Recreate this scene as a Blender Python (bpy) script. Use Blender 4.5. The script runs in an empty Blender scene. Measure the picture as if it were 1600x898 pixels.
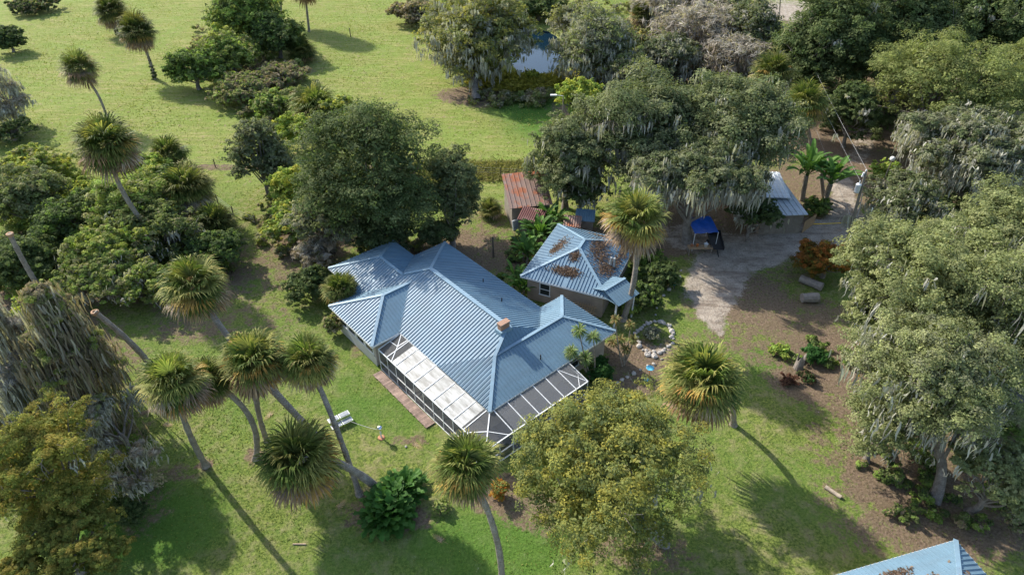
import bpy, math, random
import numpy as np
from mathutils import Vector
rad = math.radians
S = bpy.context.scene
COL = S.collection
rng = np.random.default_rng(7)
random.seed(7)
# ------------------------------------------------ camera, sky, sun, exposure
F = 1049.0; PT = rad(37); CH = 38.0
cs, sn = math.cos(PT), math.sin(PT)
cam = bpy.data.objects.new("camera", bpy.data.cameras.new("camera"))
COL.objects.link(cam); S.camera = cam
cam.location = (0, 0, CH); cam.rotation_euler = (rad(90)-PT, 0, 0)
cam.data.sensor_width = 36; cam.data.lens = 36*F/1600; cam.data.clip_end = 8000
SUN_DIR = Vector((-0.743, 0.669, 0)).normalized(); ELEV = rad(36)
w = bpy.data.worlds.new("World"); S.world = w; w.use_nodes = True
nt = w.node_tree; bg = nt.nodes["Background"]
sky = nt.nodes.new("ShaderNodeTexSky"); sky.sky_type = 'NISHITA'; sky.sun_disc = False
sky.sun_elevation = ELEV; sky.sun_rotation = math.atan2(SUN_DIR.x, SUN_DIR.y)
sky.air_density = 1.0; sky.dust_density = 1.5
nt.links.new(sky.outputs[0], bg.inputs[0]); bg.inputs[1].default_value = 0.15
sl = bpy.data.lights.new("sun", 'SUN'); sl.energy = 3.7; sl.angle = rad(0.6); sl.color = (1.0, 0.94, 0.84)
so = bpy.data.objects.new("sun", sl); COL.objects.link(so)
sd = Vector((SUN_DIR.x*math.cos(ELEV), SUN_DIR.y*math.cos(ELEV), math.sin(ELEV)))
so.rotation_euler = sd.to_track_quat('Z', 'Y').to_euler()
S.view_settings.view_transform = 'Standard'; S.view_settings.look = 'None'
S.view_settings.exposure = 1.02; S.view_settings.gamma = 1
S.render.engine = 'CYCLES'
S.cycles.max_bounces = 6; S.cycles.transparent_max_bounces = 12

# ------------------------------------------------ layout helpers (pixel of the photo + height -> place)
def G(px, py, z=0.0):
    v = (py-449)/F; u = (px-800)/F
    t = (CH-z)/(sn+v*cs)
    return Vector((u*t, (cs-v*sn)*t, z))
def onY(px, py, Y):
    v = (py-449)/F; u = (px-800)/F
    t = Y/(cs-v*sn)
    return Vector((u*t, Y, CH-t*(sn+v*cs)))
def depth(p): return p[1]*cs+(CH-p[2])*sn

# ------------------------------------------------ object helpers
def link(o, parent=None):
    COL.objects.link(o)
    if parent: o.parent = parent
    return o
def thing(name, label, cat, loc=(0, 0, 0), rz=0, group=None):
    o = bpy.data.objects.new(name, None); o.empty_display_size = .5
    o.location = loc; o.rotation_euler = (0, 0, rz); link(o)
    return tag(o, label, cat, group)
def tag(o, label, cat, group=None):
    o["label"] = label; o["category"] = cat
    if group: o["group"] = group
    return o
def struct(o, kind="structure", label=None):
    o["kind"] = kind
    if label: o["label"] = label
    return o

class MB:
    """collects vertices, faces and vertex colours, builds one mesh object"""
    def __init__(s): s.V = []; s.C = []; s.Fc = []; s.n = 0
    def arr(s, V, quads, C=None):
        V = np.asarray(V, dtype=np.float32).reshape(-1, 3); q = np.asarray(quads, dtype=np.int64)
        if C is None: C = np.ones((len(V), 3), dtype=np.float32)
        C = np.asarray(C, dtype=np.float32)
        if C.ndim == 1: C = np.repeat(C[None, :3], len(V), 0)
        s.V.append(V); s.C.append(C); s.Fc.append(q+s.n); s.n += len(V)
    def poly(s, pts, col=(1, 1, 1)):
        k = len(pts); s.arr(pts, np.arange(k)[None], np.array(col, dtype=np.float32))
    def box(s, c, d, rz=0, col=(1, 1, 1)):
        x, y, z = [q/2 for q in d]
        P = np.array([(-x,-y,-z),(x,-y,-z),(x,y,-z),(-x,y,-z),(-x,-y,z),(x,-y,z),(x,y,z),(-x,y,z)])
        R = np.array([[math.cos(rz), -math.sin(rz), 0], [math.sin(rz), math.cos(rz), 0], [0, 0, 1]])
        P = P@R.T+np.array(c)
        s.arr(P, [(0,3,2,1),(4,5,6,7),(0,1,5,4),(1,2,6,5),(2,3,7,6),(3,0,4,7)], np.array(col, dtype=np.float32))
    def bar(s, a, b, w_, h_, col=(1, 1, 1), up=(0, 0, 1)):
        a = np.array(a, float); b = np.array(b, float); d = b-a; L = np.linalg.norm(d); d /= L
        u = np.array(up, float)
        sd_ = np.cross(d, u)
        if np.linalg.norm(sd_) < 1e-4: sd_ = np.cross(d, (1, 0, 0))
        sd_ /= np.linalg.norm(sd_); u = np.cross(sd_, d)
        P = []
        for e in (a, b):
            for i, j in ((-1,-1),(1,-1),(1,1),(-1,1)): P.append(e+sd_*i*w_/2+u*j*h_/2)
        s.arr(P, [(3,2,1,0),(4,5,6,7),(0,1,5,4),(1,2,6,5),(2,3,7,6),(3,0,4,7)], np.array(col, dtype=np.float32))
    def tube(s, pts, rr, n=8, col=(1, 1, 1), cap=True):
        pts = np.array(pts, float); k = len(pts)
        rr = np.full(k, rr) if np.isscalar(rr) else np.array(rr, float)
        T = np.gradient(pts, axis=0); T /= np.linalg.norm(T, axis=1)[:, None]+1e-9
        ref = np.array((1., 0, 0)) if abs(T[0][0]) < .9 else np.array((0, 1., 0))
        a = np.linspace(0, 2*math.pi, n, endpoint=False); V = []
        for i in range(k):
            x = np.cross(T[i], ref); x /= np.linalg.norm(x); y = np.cross(T[i], x); ref = -np.cross(T[i], x) if False else ref
            V.append(pts[i]+rr[i]*(np.cos(a)[:, None]*x+np.sin(a)[:, None]*y))
        V = np.concatenate(V)
        q = [(i*n+j, i*n+(j+1) % n, (i+1)*n+(j+1) % n, (i+1)*n+j) for i in range(k-1) for j in range(n)]
        s.arr(V, q, np.array(col, dtype=np.float32))
        if cap:
            s.arr(V[-n:], np.arange(n)[None][:, ::-1], np.array(col, dtype=np.float32))
    def lathe(s, prof, c=(0, 0, 0), n=20, col=(1, 1, 1)):
        a = np.linspace(0, 2*math.pi, n, endpoint=False)
        V = np.concatenate([np.stack([r*np.cos(a), r*np.sin(a), np.full(n, z)], 1) for r, z in prof])+np.array(c)
        q = [(i*n+j, i*n+(j+1) % n, (i+1)*n+(j+1) % n, (i+1)*n+j) for i in range(len(prof)-1) for j in range(n)]
        s.arr(V, q, np.array(col, dtype=np.float32))
    def build(s, name, mat, parent=None, smooth=False, loc=None):
        V = np.concatenate(s.V); C = np.concatenate(s.C)
        me = bpy.data.meshes.new(name)
        me.vertices.add(len(V)); me.vertices.foreach_set("co", V.astype(np.float32).ravel())
        loops = np.concatenate([f.ravel() for f in s.Fc]).astype(np.int32)
        sizes = np.concatenate([np.full(f.shape[0], f.shape[1]) for f in s.Fc]).astype(np.int32)
        me.loops.add(len(loops)); me.loops.foreach_set("vertex_index", loops)
        me.polygons.add(len(sizes))
        st = np.zeros(len(sizes), dtype=np.int32); st[1:] = np.cumsum(sizes)[:-1]
        me.polygons.foreach_set("loop_start", st)
        try: me.polygons.foreach_set("loop_total", sizes)
        except Exception: pass
        ca = me.color_attributes.new("tint", 'FLOAT_COLOR', 'POINT')
        ca.data.foreach_set("color", np.concatenate([C, np.ones((len(C), 1))], 1).astype(np.float32).ravel())
        me.update(calc_edges=True)
        me.polygons.foreach_set("use_smooth", np.full(len(sizes), smooth))
        me.materials.append(mat)
        o = bpy.data.objects.new(name, me); link(o, parent)
        if loc is not None: o.location = loc
        return o

# ------------------------------------------------ materials
class N:
    def __init__(s, m): s.t = m.node_tree; s.b = s.t.nodes["Principled BSDF"]; s.out = s.t.nodes["Material Output"]
    def new(s, ty, **k):
        n = s.t.nodes.new(ty)
        for a, b in k.items(): setattr(n, a, b)
        return n
    def ln(s, a, b): s.t.links.new(a, b)
    def noise(s, scale, detail=4, co=None, rough=.55, dist=0):
        n = s.new("ShaderNodeTexNoise"); n.inputs["Scale"].default_value = scale; n.inputs["Detail"].default_value = detail
        n.inputs["Roughness"].default_value = rough; n.inputs["Distortion"].default_value = dist
        if co: s.ln(co, n.inputs["Vector"])
        return n.outputs["Fac"]
    def ramp(s, fac, stops):
        r = s.new("ShaderNodeValToRGB"); e = r.color_ramp.elements
        while len(e) < len(stops): e.new(.5)
        for i, (p, c) in enumerate(stops):
            e[i].position = p; e[i].color = (*c, 1) if not np.isscalar(c) else (c, c, c, 1)
        s.ln(fac, r.inputs[0]); return r.outputs[0]
    def mix(s, fac, a, b, mode='MIX'):
        m = s.new("ShaderNodeMix", data_type='RGBA', blend_type=mode)
        for sock, val in ((m.inputs[0], fac), (m.inputs[6], a), (m.inputs[7], b)):
            if hasattr(val, 'type') and hasattr(val, 'is_linked'): s.ln(val, sock)
            elif np.isscalar(val): sock.default_value = val
            else: sock.default_value = (*val, 1)
        return m.outputs[2]
    def math(s, op, a, b=None):
        m = s.new("ShaderNodeMath", operation=op)
        for i, val in enumerate((a, b)):
            if val is None: continue
            if np.isscalar(val): m.inputs[i].default_value = val
            else: s.ln(val, m.inputs[i])
        return m.outputs[0]
    def bump(s, h, strength=.5, dist=.1):
        b = s.new("ShaderNodeBump"); b.inputs["Strength"].default_value = strength; b.inputs["Distance"].default_value = dist
        s.ln(h, b.inputs["Height"]); s.ln(b.outputs[0], s.b.inputs["Normal"])
def mat(name):
    m = bpy.data.materials.new(name); m.use_nodes = True; return m, N(m)
def simple(name, col, rough=.6, metal=0, var=.25, scale=3, tint=False, spec=.4, bump=0):
    m, n = mat(name)
    co = n.new("ShaderNodeTexCoord").outputs["Object"]
    f = n.noise(scale, 5, co)
    k = n.ramp(f, [(.25, 1-var), (.75, 1+var)])
    c = n.mix(1.0, col, k, 'MULTIPLY')
    if tint:
        a = n.new("ShaderNodeVertexColor", layer_name="tint"); c = n.mix(1.0, c, a.outputs[0], 'MULTIPLY')
    n.ln(c, n.b.inputs["Base Color"]); n.b.inputs["Roughness"].default_value = rough
    n.b.inputs["Metallic"].default_value = metal; n.b.inputs["Specular IOR Level"].default_value = spec
    if bump: n.bump(f, bump, .05)
    return m
def foliage_mat(name, trans=.28, rough=.5, spec=.35):
    m, n = mat(name)
    a = n.new("ShaderNodeVertexColor", layer_name="tint")
    n.ln(a.outputs[0], n.b.inputs["Base Color"]); n.b.inputs["Roughness"].default_value = rough
    n.b.inputs["Specular IOR Level"].default_value = spec
    t = n.new("ShaderNodeBsdfTranslucent")
    n.ln(n.mix(1.0, a.outputs[0], (1.25, 1.3, .7), 'MULTIPLY'), t.inputs[0])
    x = n.new("ShaderNodeMixShader"); x.inputs[0].default_value = trans
    n.ln(n.b.outputs[0], x.inputs[1]); n.ln(t.outputs[0], x.inputs[2]); n.ln(x.outputs[0], n.out.inputs[0])
    return m
M_LEAF = foliage_mat("foliage", .36, .7, .06); M_PALM = foliage_mat("palm_fronds", .32, .6, .16)
M_MOSS = foliage_mat("hanging_moss", .25, .9, .1)
def bark_mat(name, c1, c2, ring=0):
    m, n = mat(name); co = n.new("ShaderNodeTexCoord").outputs["Object"]
    f = n.noise(2.2, 8, co, .7); g = n.noise(14, 3, co)
    c = n.mix(n.ramp(f, [(.35, 0.), (.65, 1.)]), c1, c2)
    n.ln(n.mix(.5, c, n.ramp(g, [(.3, .5), (.7, 1.3)]), 'MULTIPLY'), n.b.inputs["Base Color"])
    n.b.inputs["Roughness"].default_value = .9; n.b.inputs["Specular IOR Level"].default_value = .15
    h = g
    if ring:
        wv = n.new("ShaderNodeTexWave", wave_type='BANDS', bands_direction='Z'); wv.inputs["Scale"].default_value = 2.2
        wv.inputs["Distortion"].default_value = 1.5; n.ln(co, wv.inputs["Vector"]); h = n.math('ADD', g, wv.outputs["Fac"])
    n.bump(h, .7, .06); return m
M_BARK = bark_mat("oak_bark", (.14, .12, .10), (.29, .26, .225))
M_PBARK = bark_mat("palm_bark", (.22, .185, .15), (.40, .35, .29), 1)
M_DARKBARK = bark_mat("dark_bark", (.09, .075, .055), (.16, .14, .11))
M_WHITE = simple("white_metal", (.72, .73, .72), .4, var=.12)
M_WALL = simple("painted_block_wall", (.42, .37, .31), .85, var=.18, scale=1.2, bump=.2)
M_WALL2 = simple("grey_painted_wall", (.50, .49, .45), .85, var=.18, scale=1.0)
M_CONC = simple("porch_concrete", (.26, .255, .25), .85, var=.3, scale=.8)
M_BRICK = None
def roof_mat(name, base, rust=None, rough=.55, metal=.0, debris=0):
    m, n = mat(name); co = n.new("ShaderNodeTexCoord").outputs["Object"]
    f = n.noise(.5, 6, co, .6); g = n.noise(5, 4, co)
    c = n.mix(1.0, base, n.ramp(f, [(.3, .86), (.7, 1.12)]), 'MULTIPLY')
    c = n.mix(n.ramp(g, [(.55, 0.), (.8, .22)]), c, tuple(.6*x+.12 for x in base))
    mp = n.new('ShaderNodeMapping'); mp.inputs['Scale'].default_value = (.35, 2.6, 1); n.ln(co, mp.inputs[0])
    c = n.mix(n.ramp(n.noise(1.0, 5, mp.outputs[0], .7), [(.42, 0.), (.7, .35)]), c, tuple(.45*x+.05 for x in base))
    r = rough
    if rust:
        c = n.mix(n.ramp(n.noise(.55, 6, co, .65), [(.47, 0.), (.56, 1.)]), c, rust)
    if debris:
        dm = n.ramp(n.math('MULTIPLY', n.noise(.33, 3, co, .5), n.math('ADD', n.noise(3.5, 5, co, .7), .5)), [(.58, 0.), (.62, 1.)])
        c = n.mix(dm, c, n.ramp(n.noise(9, 3, co), [(.3, (.10, .06, .035)), (.7, (.30, .19, .11))]))
    n.ln(c, n.b.inputs["Base Color"]); n.b.inputs["Roughness"].default_value = r
    n.b.inputs["Metallic"].default_value = metal
    n.bump(g, .15, .02)
    return m
M_BLUE = roof_mat("blue_metal_roof", (.14, .235, .305))
M_BLUE_CAP = roof_mat("blue_ridge_cap", (.20, .31, .39))
M_RUST = roof_mat("rusty_tin_roof", (.30, .20, .16), rust=(.36, .125, .055), rough=.7, metal=.1)
M_REDTIN = roof_mat("dark_red_tin", (.20, .07, .055), rust=(.26, .14, .11), rough=.6, metal=.1)
M_GREYTIN = roof_mat("weathered_grey_tin", (.48, .52, .54), rust=(.36, .38, .38), rough=.5, metal=.2)
M_WHITETIN = roof_mat("white_tin", (.72, .76, .78), rough=.45, metal=.1)
def screen_mat(name, col, alpha, rough=.7):
    m, n = mat(name); n.b.inputs["Base Color"].default_value = (*col, 1); n.b.inputs["Roughness"].default_value = rough
    t = n.new("ShaderNodeBsdfTransparent"); x = n.new("ShaderNodeMixShader"); x.inputs[0].default_value = alpha
    n.ln(t.outputs[0], x.inputs[1]); n.ln(n.b.outputs[0], x.inputs[2]); n.ln(x.outputs[0], n.out.inputs[0]); return m
M_SCREEN = screen_mat("insect_screen", (.07, .075, .08), .55)
M_SCREEN2 = screen_mat("grey_screen", (.17, .175, .18), .6)
def poly_mat():
    m, n = mat("dirty_polycarbonate"); co = n.new("ShaderNodeTexCoord").outputs["Object"]
    mp = n.new("ShaderNodeMapping"); mp.inputs["Rotation"].default_value = (0, 0, 0); mp.inputs["Scale"].default_value = (3.0, .45, 1)
    n.ln(co, mp.inputs[0]); f = n.noise(1.2, 6, mp.outputs[0], .7)
    c = n.ramp(f, [(.38, (.22, .22, .20)), (.62, (.52, .53, .51))])
    n.ln(c, n.b.inputs["Base Color"]); n.b.inputs["Roughness"].default_value = .45
    t = n.new("ShaderNodeBsdfTransparent"); x = n.new("ShaderNodeMixShader"); x.inputs[0].default_value = .84
    n.ln(t.outputs[0], x.inputs[1]); n.ln(n.b.outputs[0], x.inputs[2]); n.ln(x.outputs[0], n.out.inputs[0]); return m
M_POLY = poly_mat()
M_GLASS = simple("dark_window_glass", (.025, .03, .035), .08, var=.1, spec=.8)
M_BLACK = simple("black_paint", (.02, .02, .022), .5)
M_TARP = simple("blue_tarp", (.015, .11, .50), .45, var=.2)
M_PLY = simple("plywood", (.34, .23, .13), .8, var=.25)
M_PLANK = simple("weathered_planks", (.27, .20, .165), .85, var=.35, scale=4, tint=True)
M_WOOD = simple("weathered_wood", (.23, .20, .17), .9, var=.3, tint=True, bump=.4)
M_STONE = simple("garden_stone", (.42, .39, .35), .85, var=.3, scale=5, tint=True, bump=.4)
M_TERRA = simple("terracotta", (.42, .20, .11), .8)
M_CHROME = simple("polished_steel_ball", (.8, .82, .84), .12, metal=1, var=.05)
M_TEAL = simple("teal_paint", (.03, .22, .17), .4)
M_LBLUE = simple("turquoise_glaze", (.10, .40, .55), .3)
M_YEL = simple("yellow_plastic", (.75, .50, .03), .5, var=.1)
M_WIRE = simple("cable", (.34, .34, .33), .5, var=.1)
M_ORANGE = simple("orange_paint", (.60, .20, .05), .5)
M_POLE = bark_mat("treated_pole", (.20, .175, .14), (.30, .27, .22))
def brick_mat():
    m, n = mat("chimney_brick"); co = n.new("ShaderNodeTexCoord").outputs["Object"]
    b = n.new("ShaderNodeTexBrick"); b.inputs["Scale"].default_value = 5
    b.inputs["Color1"].default_value = (.30, .15, .09, 1); b.inputs["Color2"].default_value = (.37, .20, .12, 1); b.inputs["Mortar"].default_value = (.35, .3, .25, 1)
    n.ln(co, b.inputs["Vector"]); n.ln(b.outputs[0], n.b.inputs["Base Color"]); n.b.inputs["Roughness"].default_value = .85; return m
M_BRICK = brick_mat()

# ------------------------------------------------ ground
def smooth(a, b, x):
    t = np.clip((x-a)/(b-a), 0, 1); return t*t*(3-2*t)
def wiggle(X, Y, s, seed):
    r = np.random.default_rng(seed); o = np.zeros_like(X)
    for i in range(7):
        a = r.uniform(0, 6.28); k = s*1.7**i/6; ph = r.uniform(0, 6.28)
        o += np.sin((X*math.cos(a)+Y*math.sin(a))*k+ph)/1.35**i
    return o/3
xs = np.concatenate([[-3000, -1200, -500, -260], np.arange(-150, 150.1, .6), [260, 500, 1200, 3000]])
ys = np.concatenate([[-3000, -1000, -300, -60, -10], np.arange(12, 200.1, .6), [300, 700, 1500, 4000]])
GX, GY = np.meshgrid(xs, ys); GZ = np.zeros_like(GX)
inner = (GX > -149) & (GX < 149) & (GY > 13) & (GY < 199)
PW = G(842, 82)
pond_d = np.hypot((GX-PW.x)/5.0, (GY-PW.y)/13.5)+.12*wiggle(GX, GY, 1.2, 3)
GZ += np.where(inner, .05*wiggle(GX, GY, 1.5, 1), 0)
GZ -= 1.3*smooth(1.12, .8, pond_d)*0+1.3*(1-smooth(.85, 1.1, pond_d))
def blob(m, px, py, rx, ry, k=1.0, soft=.5, z=0):
    c = G(px, py); d = np.hypot((GX-c.x)/rx, (GY-c.y)/ry)+.22*wiggle(GX, GY, 2.2, int(px+py))
    np.maximum(m, k*(1-smooth(1-soft, 1+soft*.5, d)), out=m)
def path(m, pts, k=1.0):
    for (a, b) in zip(pts[:-1], pts[1:]):
        A = G(a[0], a[1]); B = G(b[0], b[1]); ab = np.array((B.x-A.x, B.y-A.y)); L2 = ab@ab
        t = np.clip(((GX-A.x)*ab[0]+(GY-A.y)*ab[1])/L2, 0, 1)
        wd = a[2]+(b[2]-a[2])*t
        d = np.hypot(GX-A.x-t*ab[0], GY-A.y-t*ab[1])/wd+.16*wiggle(GX, GY, 2.6, 5)
        np.maximum(m, k*(1-smooth(.7, 1.15, d)), out=m)
sand = np.zeros_like(GX); lit = np.zeros_like(GX); field = np.zeros_like(GX); lush = np.zeros_like(GX)
path(sand, [(1125, 520, .5), (1112, 490, 1.5), (1115, 460, 2.6), (1128, 420, 2.9), (1150, 395, 3.3), (1210, 385, 2.7), (1280, 372, 3.0), (1325, 350, 2.2), (1318, 315, 1.6), (1315, 285, 1.5)])
path(sand, [(1340, 250, 1.2), (1355, 200, 1.6), (1370, 180, 1.4)], .55)
blob(sand, 1240, 18, 9, 9, .9); blob(sand, 1090, 370, 4, 3, .8); blob(sand, 1330, 370, 4, 2.5, .8)
blob(sand, 1030, 545, 1.6, .9, .6)
for p in [(1180, 470, 5, 5, .8), (1230, 420, 4, 4, .5), (1240, 500, 6, 5, .75), (1300, 560, 5, 5, .95), (1250, 600, 3.5, 3, .9), (1340, 620, 4, 6, .8), (1400, 750, 5, 4, .85), (1480, 830, 8, 3, .8),
          (1290, 290, 8, 9, .75), (1230, 330, 8, 5, .7), (1340, 260, 7, 12, .9), (1350, 200, 5, 9, .9), (1450, 720, 8, 6, .8), (1100, 540, 6, 2.2, .5), (1000, 560, 4, 2.4, .85), (985, 600, 4, 1.5, .8), (1080, 480, 2, 3, .45),
          (770, 400, 7, 4, .75), (720, 380, 6, 4, .8), (780, 350, 6, 7, .5), (430, 420, 5, 5, .6), (400, 500, 6, 4, .45), (300, 510, 5, 3, .6), (350, 450, 4, 3, .6), (640, 395, 5, 2, .8),
          (200, 420, 16, 8, .8), (90, 420, 14, 9, .8), (420, 120, 8, 10, .7), (480, 380, 6, 5, .8), (745, 150, 7, 5, .8), (780, 770, 2.4, 2, .8), (840, 800, 3, 2, .7), (620, 810, 3.6, 1.2, .8),
          (560, 800, 1.2, 1.8, .7), (320, 725, .8, .8, .9), (400, 712, .9, .9, .9), (275, 740, 1.6, 1.2, .6), (640, 690, 2.5, .8, .6), (1000, 860, 4, 2, .6), (1150, 350, 16, 7, .85), (1000, 380, 9, 4, .9),
          (1150, 480, 6, 4, .6), (1180, 540, 6, 4, .6), (1130, 560, 4, 3, .5), (1290, 690, 1.5, 3.5, .5), (1310, 780, 2.5, 2.5, .5), (150, 700, 4, 8, .5), (230, 800, 2, 3, .5), (20, 600, 9, 14, .8), (560, 545, 1.0, 2.2, .5), (1150, 150, 30, 24, .9), (1480, 100, 30, 40, .9), (1560, 300, 14, 22, .8)]:
    blob(lit, *p)
yl = GY; field = smooth(62, 72, yl+.12*GX+2*wiggle(GX, GY, 1, 9))*(1-smooth(6, 14, GX-.12*(GY-62)))
for p in [(220, 820, 6, 4, .9), (760, 860, 6, 3, .8), (860, 180, 9, 9, 1.0), (560, 600, 2, 1.5, .4), (560, 640, 2.5, 2, .7), (620, 640, 3, 3, .5), (380, 620, 3, 3, .3), (1210, 560, 3, 2, .6)]:
    blob(lush, *p)
path(lit, [(300, 262, .9), (380, 262, .9), (560, 262, .9), (820, 276, 1.6)], .7)
def ground_mat():
    m, n = mat("ground_cover"); geo = n.new("ShaderNodeNewGeometry").outputs["Position"]
    a = n.new("ShaderNodeVertexColor", layer_name="tint"); sep = n.new("ShaderNodeSeparateColor"); n.ln(a.outputs[0], sep.inputs[0])
    b = n.new("ShaderNodeVertexColor", layer_name="lush"); sp2 = n.new("ShaderNodeSeparateColor"); n.ln(b.outputs[0], sp2.inputs[0])
    fine = n.noise(5.5, 6, geo, .75); mid = n.noise(1.1, 6, geo, .65); big = n.noise(.16, 4, geo, .6); speck = n.noise(2.6, 4, geo, .8, 1.0)
    mp = n.new("ShaderNodeMapping"); mp.inputs["Rotation"].default_value = (0, 0, .5); mp.inputs["Scale"].default_value = (.25, 1.4, 1); n.ln(geo, mp.inputs[0])
    streak = n.noise(.9, 5, mp.outputs[0], .65)
    lawn = n.mix(n.ramp(fine, [(.38, 0.), (.62, 1.)]), (.055, .09, .018), (.235, .275, .065))
    lawn = n.mix(n.ramp(mid, [(.47, 0.), (.6, .75)]), lawn, (.26, .235, .11))
    lawn = n.mix(n.math('MULTIPLY', n.ramp(big, [(.42, 0.), (.6, .7)]), n.ramp(speck, [(.35, .3), (.6, 1.)])), lawn, (.11, .185, .035))
    fld = n.mix(n.ramp(fine, [(.36, 0.), (.64, 1.)]), (.10, .135, .03), (.28, .305, .075))
    fld = n.mix(n.ramp(streak, [(.46, 0.), (.64, .8)]), fld, (.31, .285, .115))
    fld = n.mix(n.ramp(big, [(.4, 0.), (.62, .5)]), fld, (.15, .235, .04))
    fld = n.mix(n.ramp(mid, [(.56, 0.), (.68, .75)]), fld, (.28, .21, .13))
    g = n.mix(sep.outputs[2], lawn, fld)
    lsh = n.mix(n.ramp(fine, [(.3, 0.), (.7, 1.)]), (.045, .105, .014), (.10, .20, .035))
    g = n.mix(sp2.outputs[0], g, lsh)
    leaf = n.mix(n.ramp(fine, [(.32, 0.), (.68, 1.)]), (.075, .05, .033), (.27, .20, .14))
    leaf = n.mix(n.ramp(mid, [(.45, 0.), (.7, .6)]), leaf, (.16, .13, .07))
    lf = n.math('ADD', sep.outputs[1], n.math('MULTIPLY', n.math('SUBTRACT', n.math('ADD', mid, speck), 1.0), 1.5))
    g = n.mix(n.ramp(lf, [(.4, 0.), (.68, 1.)]), g, leaf)
    snd = n.mix(n.ramp(mid, [(.3, 0.), (.7, 1.)]), (.27, .23, .185), (.48, .42, .345))
    snd = n.mix(n.ramp(fine, [(.36, .7), (.52, 0.)]), snd, (.14, .105, .08))
    snd = n.mix(n.ramp(streak, [(.5, 0.), (.62, .6)]), snd, (.17, .13, .10))
    sf = n.math('ADD', sep.outputs[0], n.math('MULTIPLY', n.math('SUBTRACT', n.math('ADD', mid, fine), 1.0), 1.5))
    g = n.mix(n.ramp(sf, [(.28, 0.), (.8, 1.)]), g, snd)
    n.ln(g, n.b.inputs["Base Color"]); n.b.inputs["Roughness"].default_value = .95; n.b.inputs["Specular IOR Level"].default_value = .1
    n.bump(n.math('ADD', fine, n.math('MULTIPLY', mid, 1.4)), .8, .16)
    return m
M_GROUND = ground_mat()
def ground_obj(name, sel):
    ny, nx = GX.shape; idx = np.arange(ny*nx).reshape(ny, nx)
    q = np.stack([idx[:-1, :-1], idx[:-1, 1:], idx[1:, 1:], idx[1:, :-1]], -1)[sel]
    used, inv = np.unique(q, return_inverse=True)
    V = np.stack([GX.ravel(), GY.ravel(), GZ.ravel()], 1)[used]
    C = np.stack([sand.ravel(), lit.ravel(), field.ravel()], 1)[used]
    mb = MB(); mb.arr(V, inv.reshape(q.shape), C); o = mb.build(name, M_GROUND, smooth=True)
    ca = o.data.color_attributes.new("lush", 'FLOAT_COLOR', 'POINT')
    L = lush.ravel()[used]; ca.data.foreach_set("color", np.stack([L, L, L, np.ones_like(L)], 1).astype(np.float32).ravel())
    return struct(o)
cell = (sand[:-1, :-1]+sand[1:, 1:])/2
drv = cell > .5
ground_obj("ground", ~drv); ground_obj("dirt_driveway", drv)
# pond
m, n = mat("pond_water"); n.b.inputs["Base Color"].default_value = (.006, .02, .035, 1); n.b.inputs["Roughness"].default_value = .06
n.b.inputs["IOR"].default_value = 1.33; co = n.new("ShaderNodeTexCoord").outputs["Object"]; n.bump(n.noise(2.0, 3, co), .12, .03)
mb = MB(); aa = np.linspace(0, 2*math.pi, 48, endpoint=False)
mb.poly([(PW.x+7*math.cos(t), PW.y+17*math.sin(t), -.35) for t in aa]); o = mb.build("pond_water", m); struct(o)

# grass tufts, uncountable
def grass(name, n_, region, hgt, c1, c2, cond=None, wid=.5, label="short tufts of grass all over the lawn and pasture"):
    P = []
    while sum(len(p) for p in P) < n_:
        x = rng.uniform(region[0], region[1], n_); y = rng.uniform(region[2], region[3], n_)
        k = np.abs(x) < y*.80+14
        x, y = x[k], y[k]
        i = np.clip(np.searchsorted(ys, y), 0, len(ys)-1); j = np.clip(np.searchsorted(xs, x), 0, len(xs)-1)
        ok = (sand[i, j] < .35) & (lit[i, j] < rng.uniform(.25, 1.0, len(x))) & (pond_d[i, j] > 1.05)
        if cond is not None: ok &= cond(x, y)
        P.append(np.stack([x[ok], y[ok]], 1))
    P = np.concatenate(P)[:n_]; k = len(P)
    h = hgt*rng.uniform(.4, 1.3, k); a = rng.uniform(0, 6.28, k); wd = h*wid*rng.uniform(.6, 1.4, k)
    dx, dy = np.cos(a)*wd, np.sin(a)*wd; lx, ly = rng.normal(0, 1.3, (2, k))*h
    V = np.zeros((k, 4, 3)); z0 = -.04
    V[:, 0] = np.stack([P[:, 0]-dx, P[:, 1]-dy, np.full(k, z0)], 1); V[:, 1] = np.stack([P[:, 0]+dx, P[:, 1]+dy, np.full(k, z0)], 1)
    V[:, 2] = np.stack([P[:, 0]+lx+dx*.8, P[:, 1]+ly+dy*.8, h*.8], 1); V[:, 3] = np.stack([P[:, 0]+lx-dx*.5, P[:, 1]+ly-dy*.5, h], 1)
    t = rng.uniform(0, 1, (k, 1))**1.2; C = np.array(c1)*(1-t)+np.array(c2)*t
    mb = MB(); mb.arr(V.reshape(-1, 3), np.arange(4*k).reshape(k, 4), np.repeat(C, 4, 0))
    return struct(tag(mb.build(name, M_LEAF), label, "grass"), "stuff")
grass("grass", 90000, (-48, 48, 18, 64), .05, (.10, .15, .03), (.26, .27, .08), wid=.6, label="short green lawn grass around the house")
grass("pasture_grass", 90000, (-95, 30, 62, 165), .08, (.17, .22, .04), (.34, .34, .12), wid=.8, label="short bright pasture grass behind the house")
ty = G(600, 268).y
grass("tall_grass", 9000, (-12, 4, ty-2.5, ty+2.2), .38, (.13, .15, .04), (.34, .30, .14), wid=.12, label="strip of tall dry grass along the pasture fence")
pe = G(845, 130)
grass("reeds", 5000, (pe.x-10, pe.x+11, pe.y-3.5, pe.y+2), .9, (.20, .20, .03), (.42, .36, .08), wid=.13, label="yellow waterside grass on the near bank of the pond")

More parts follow.
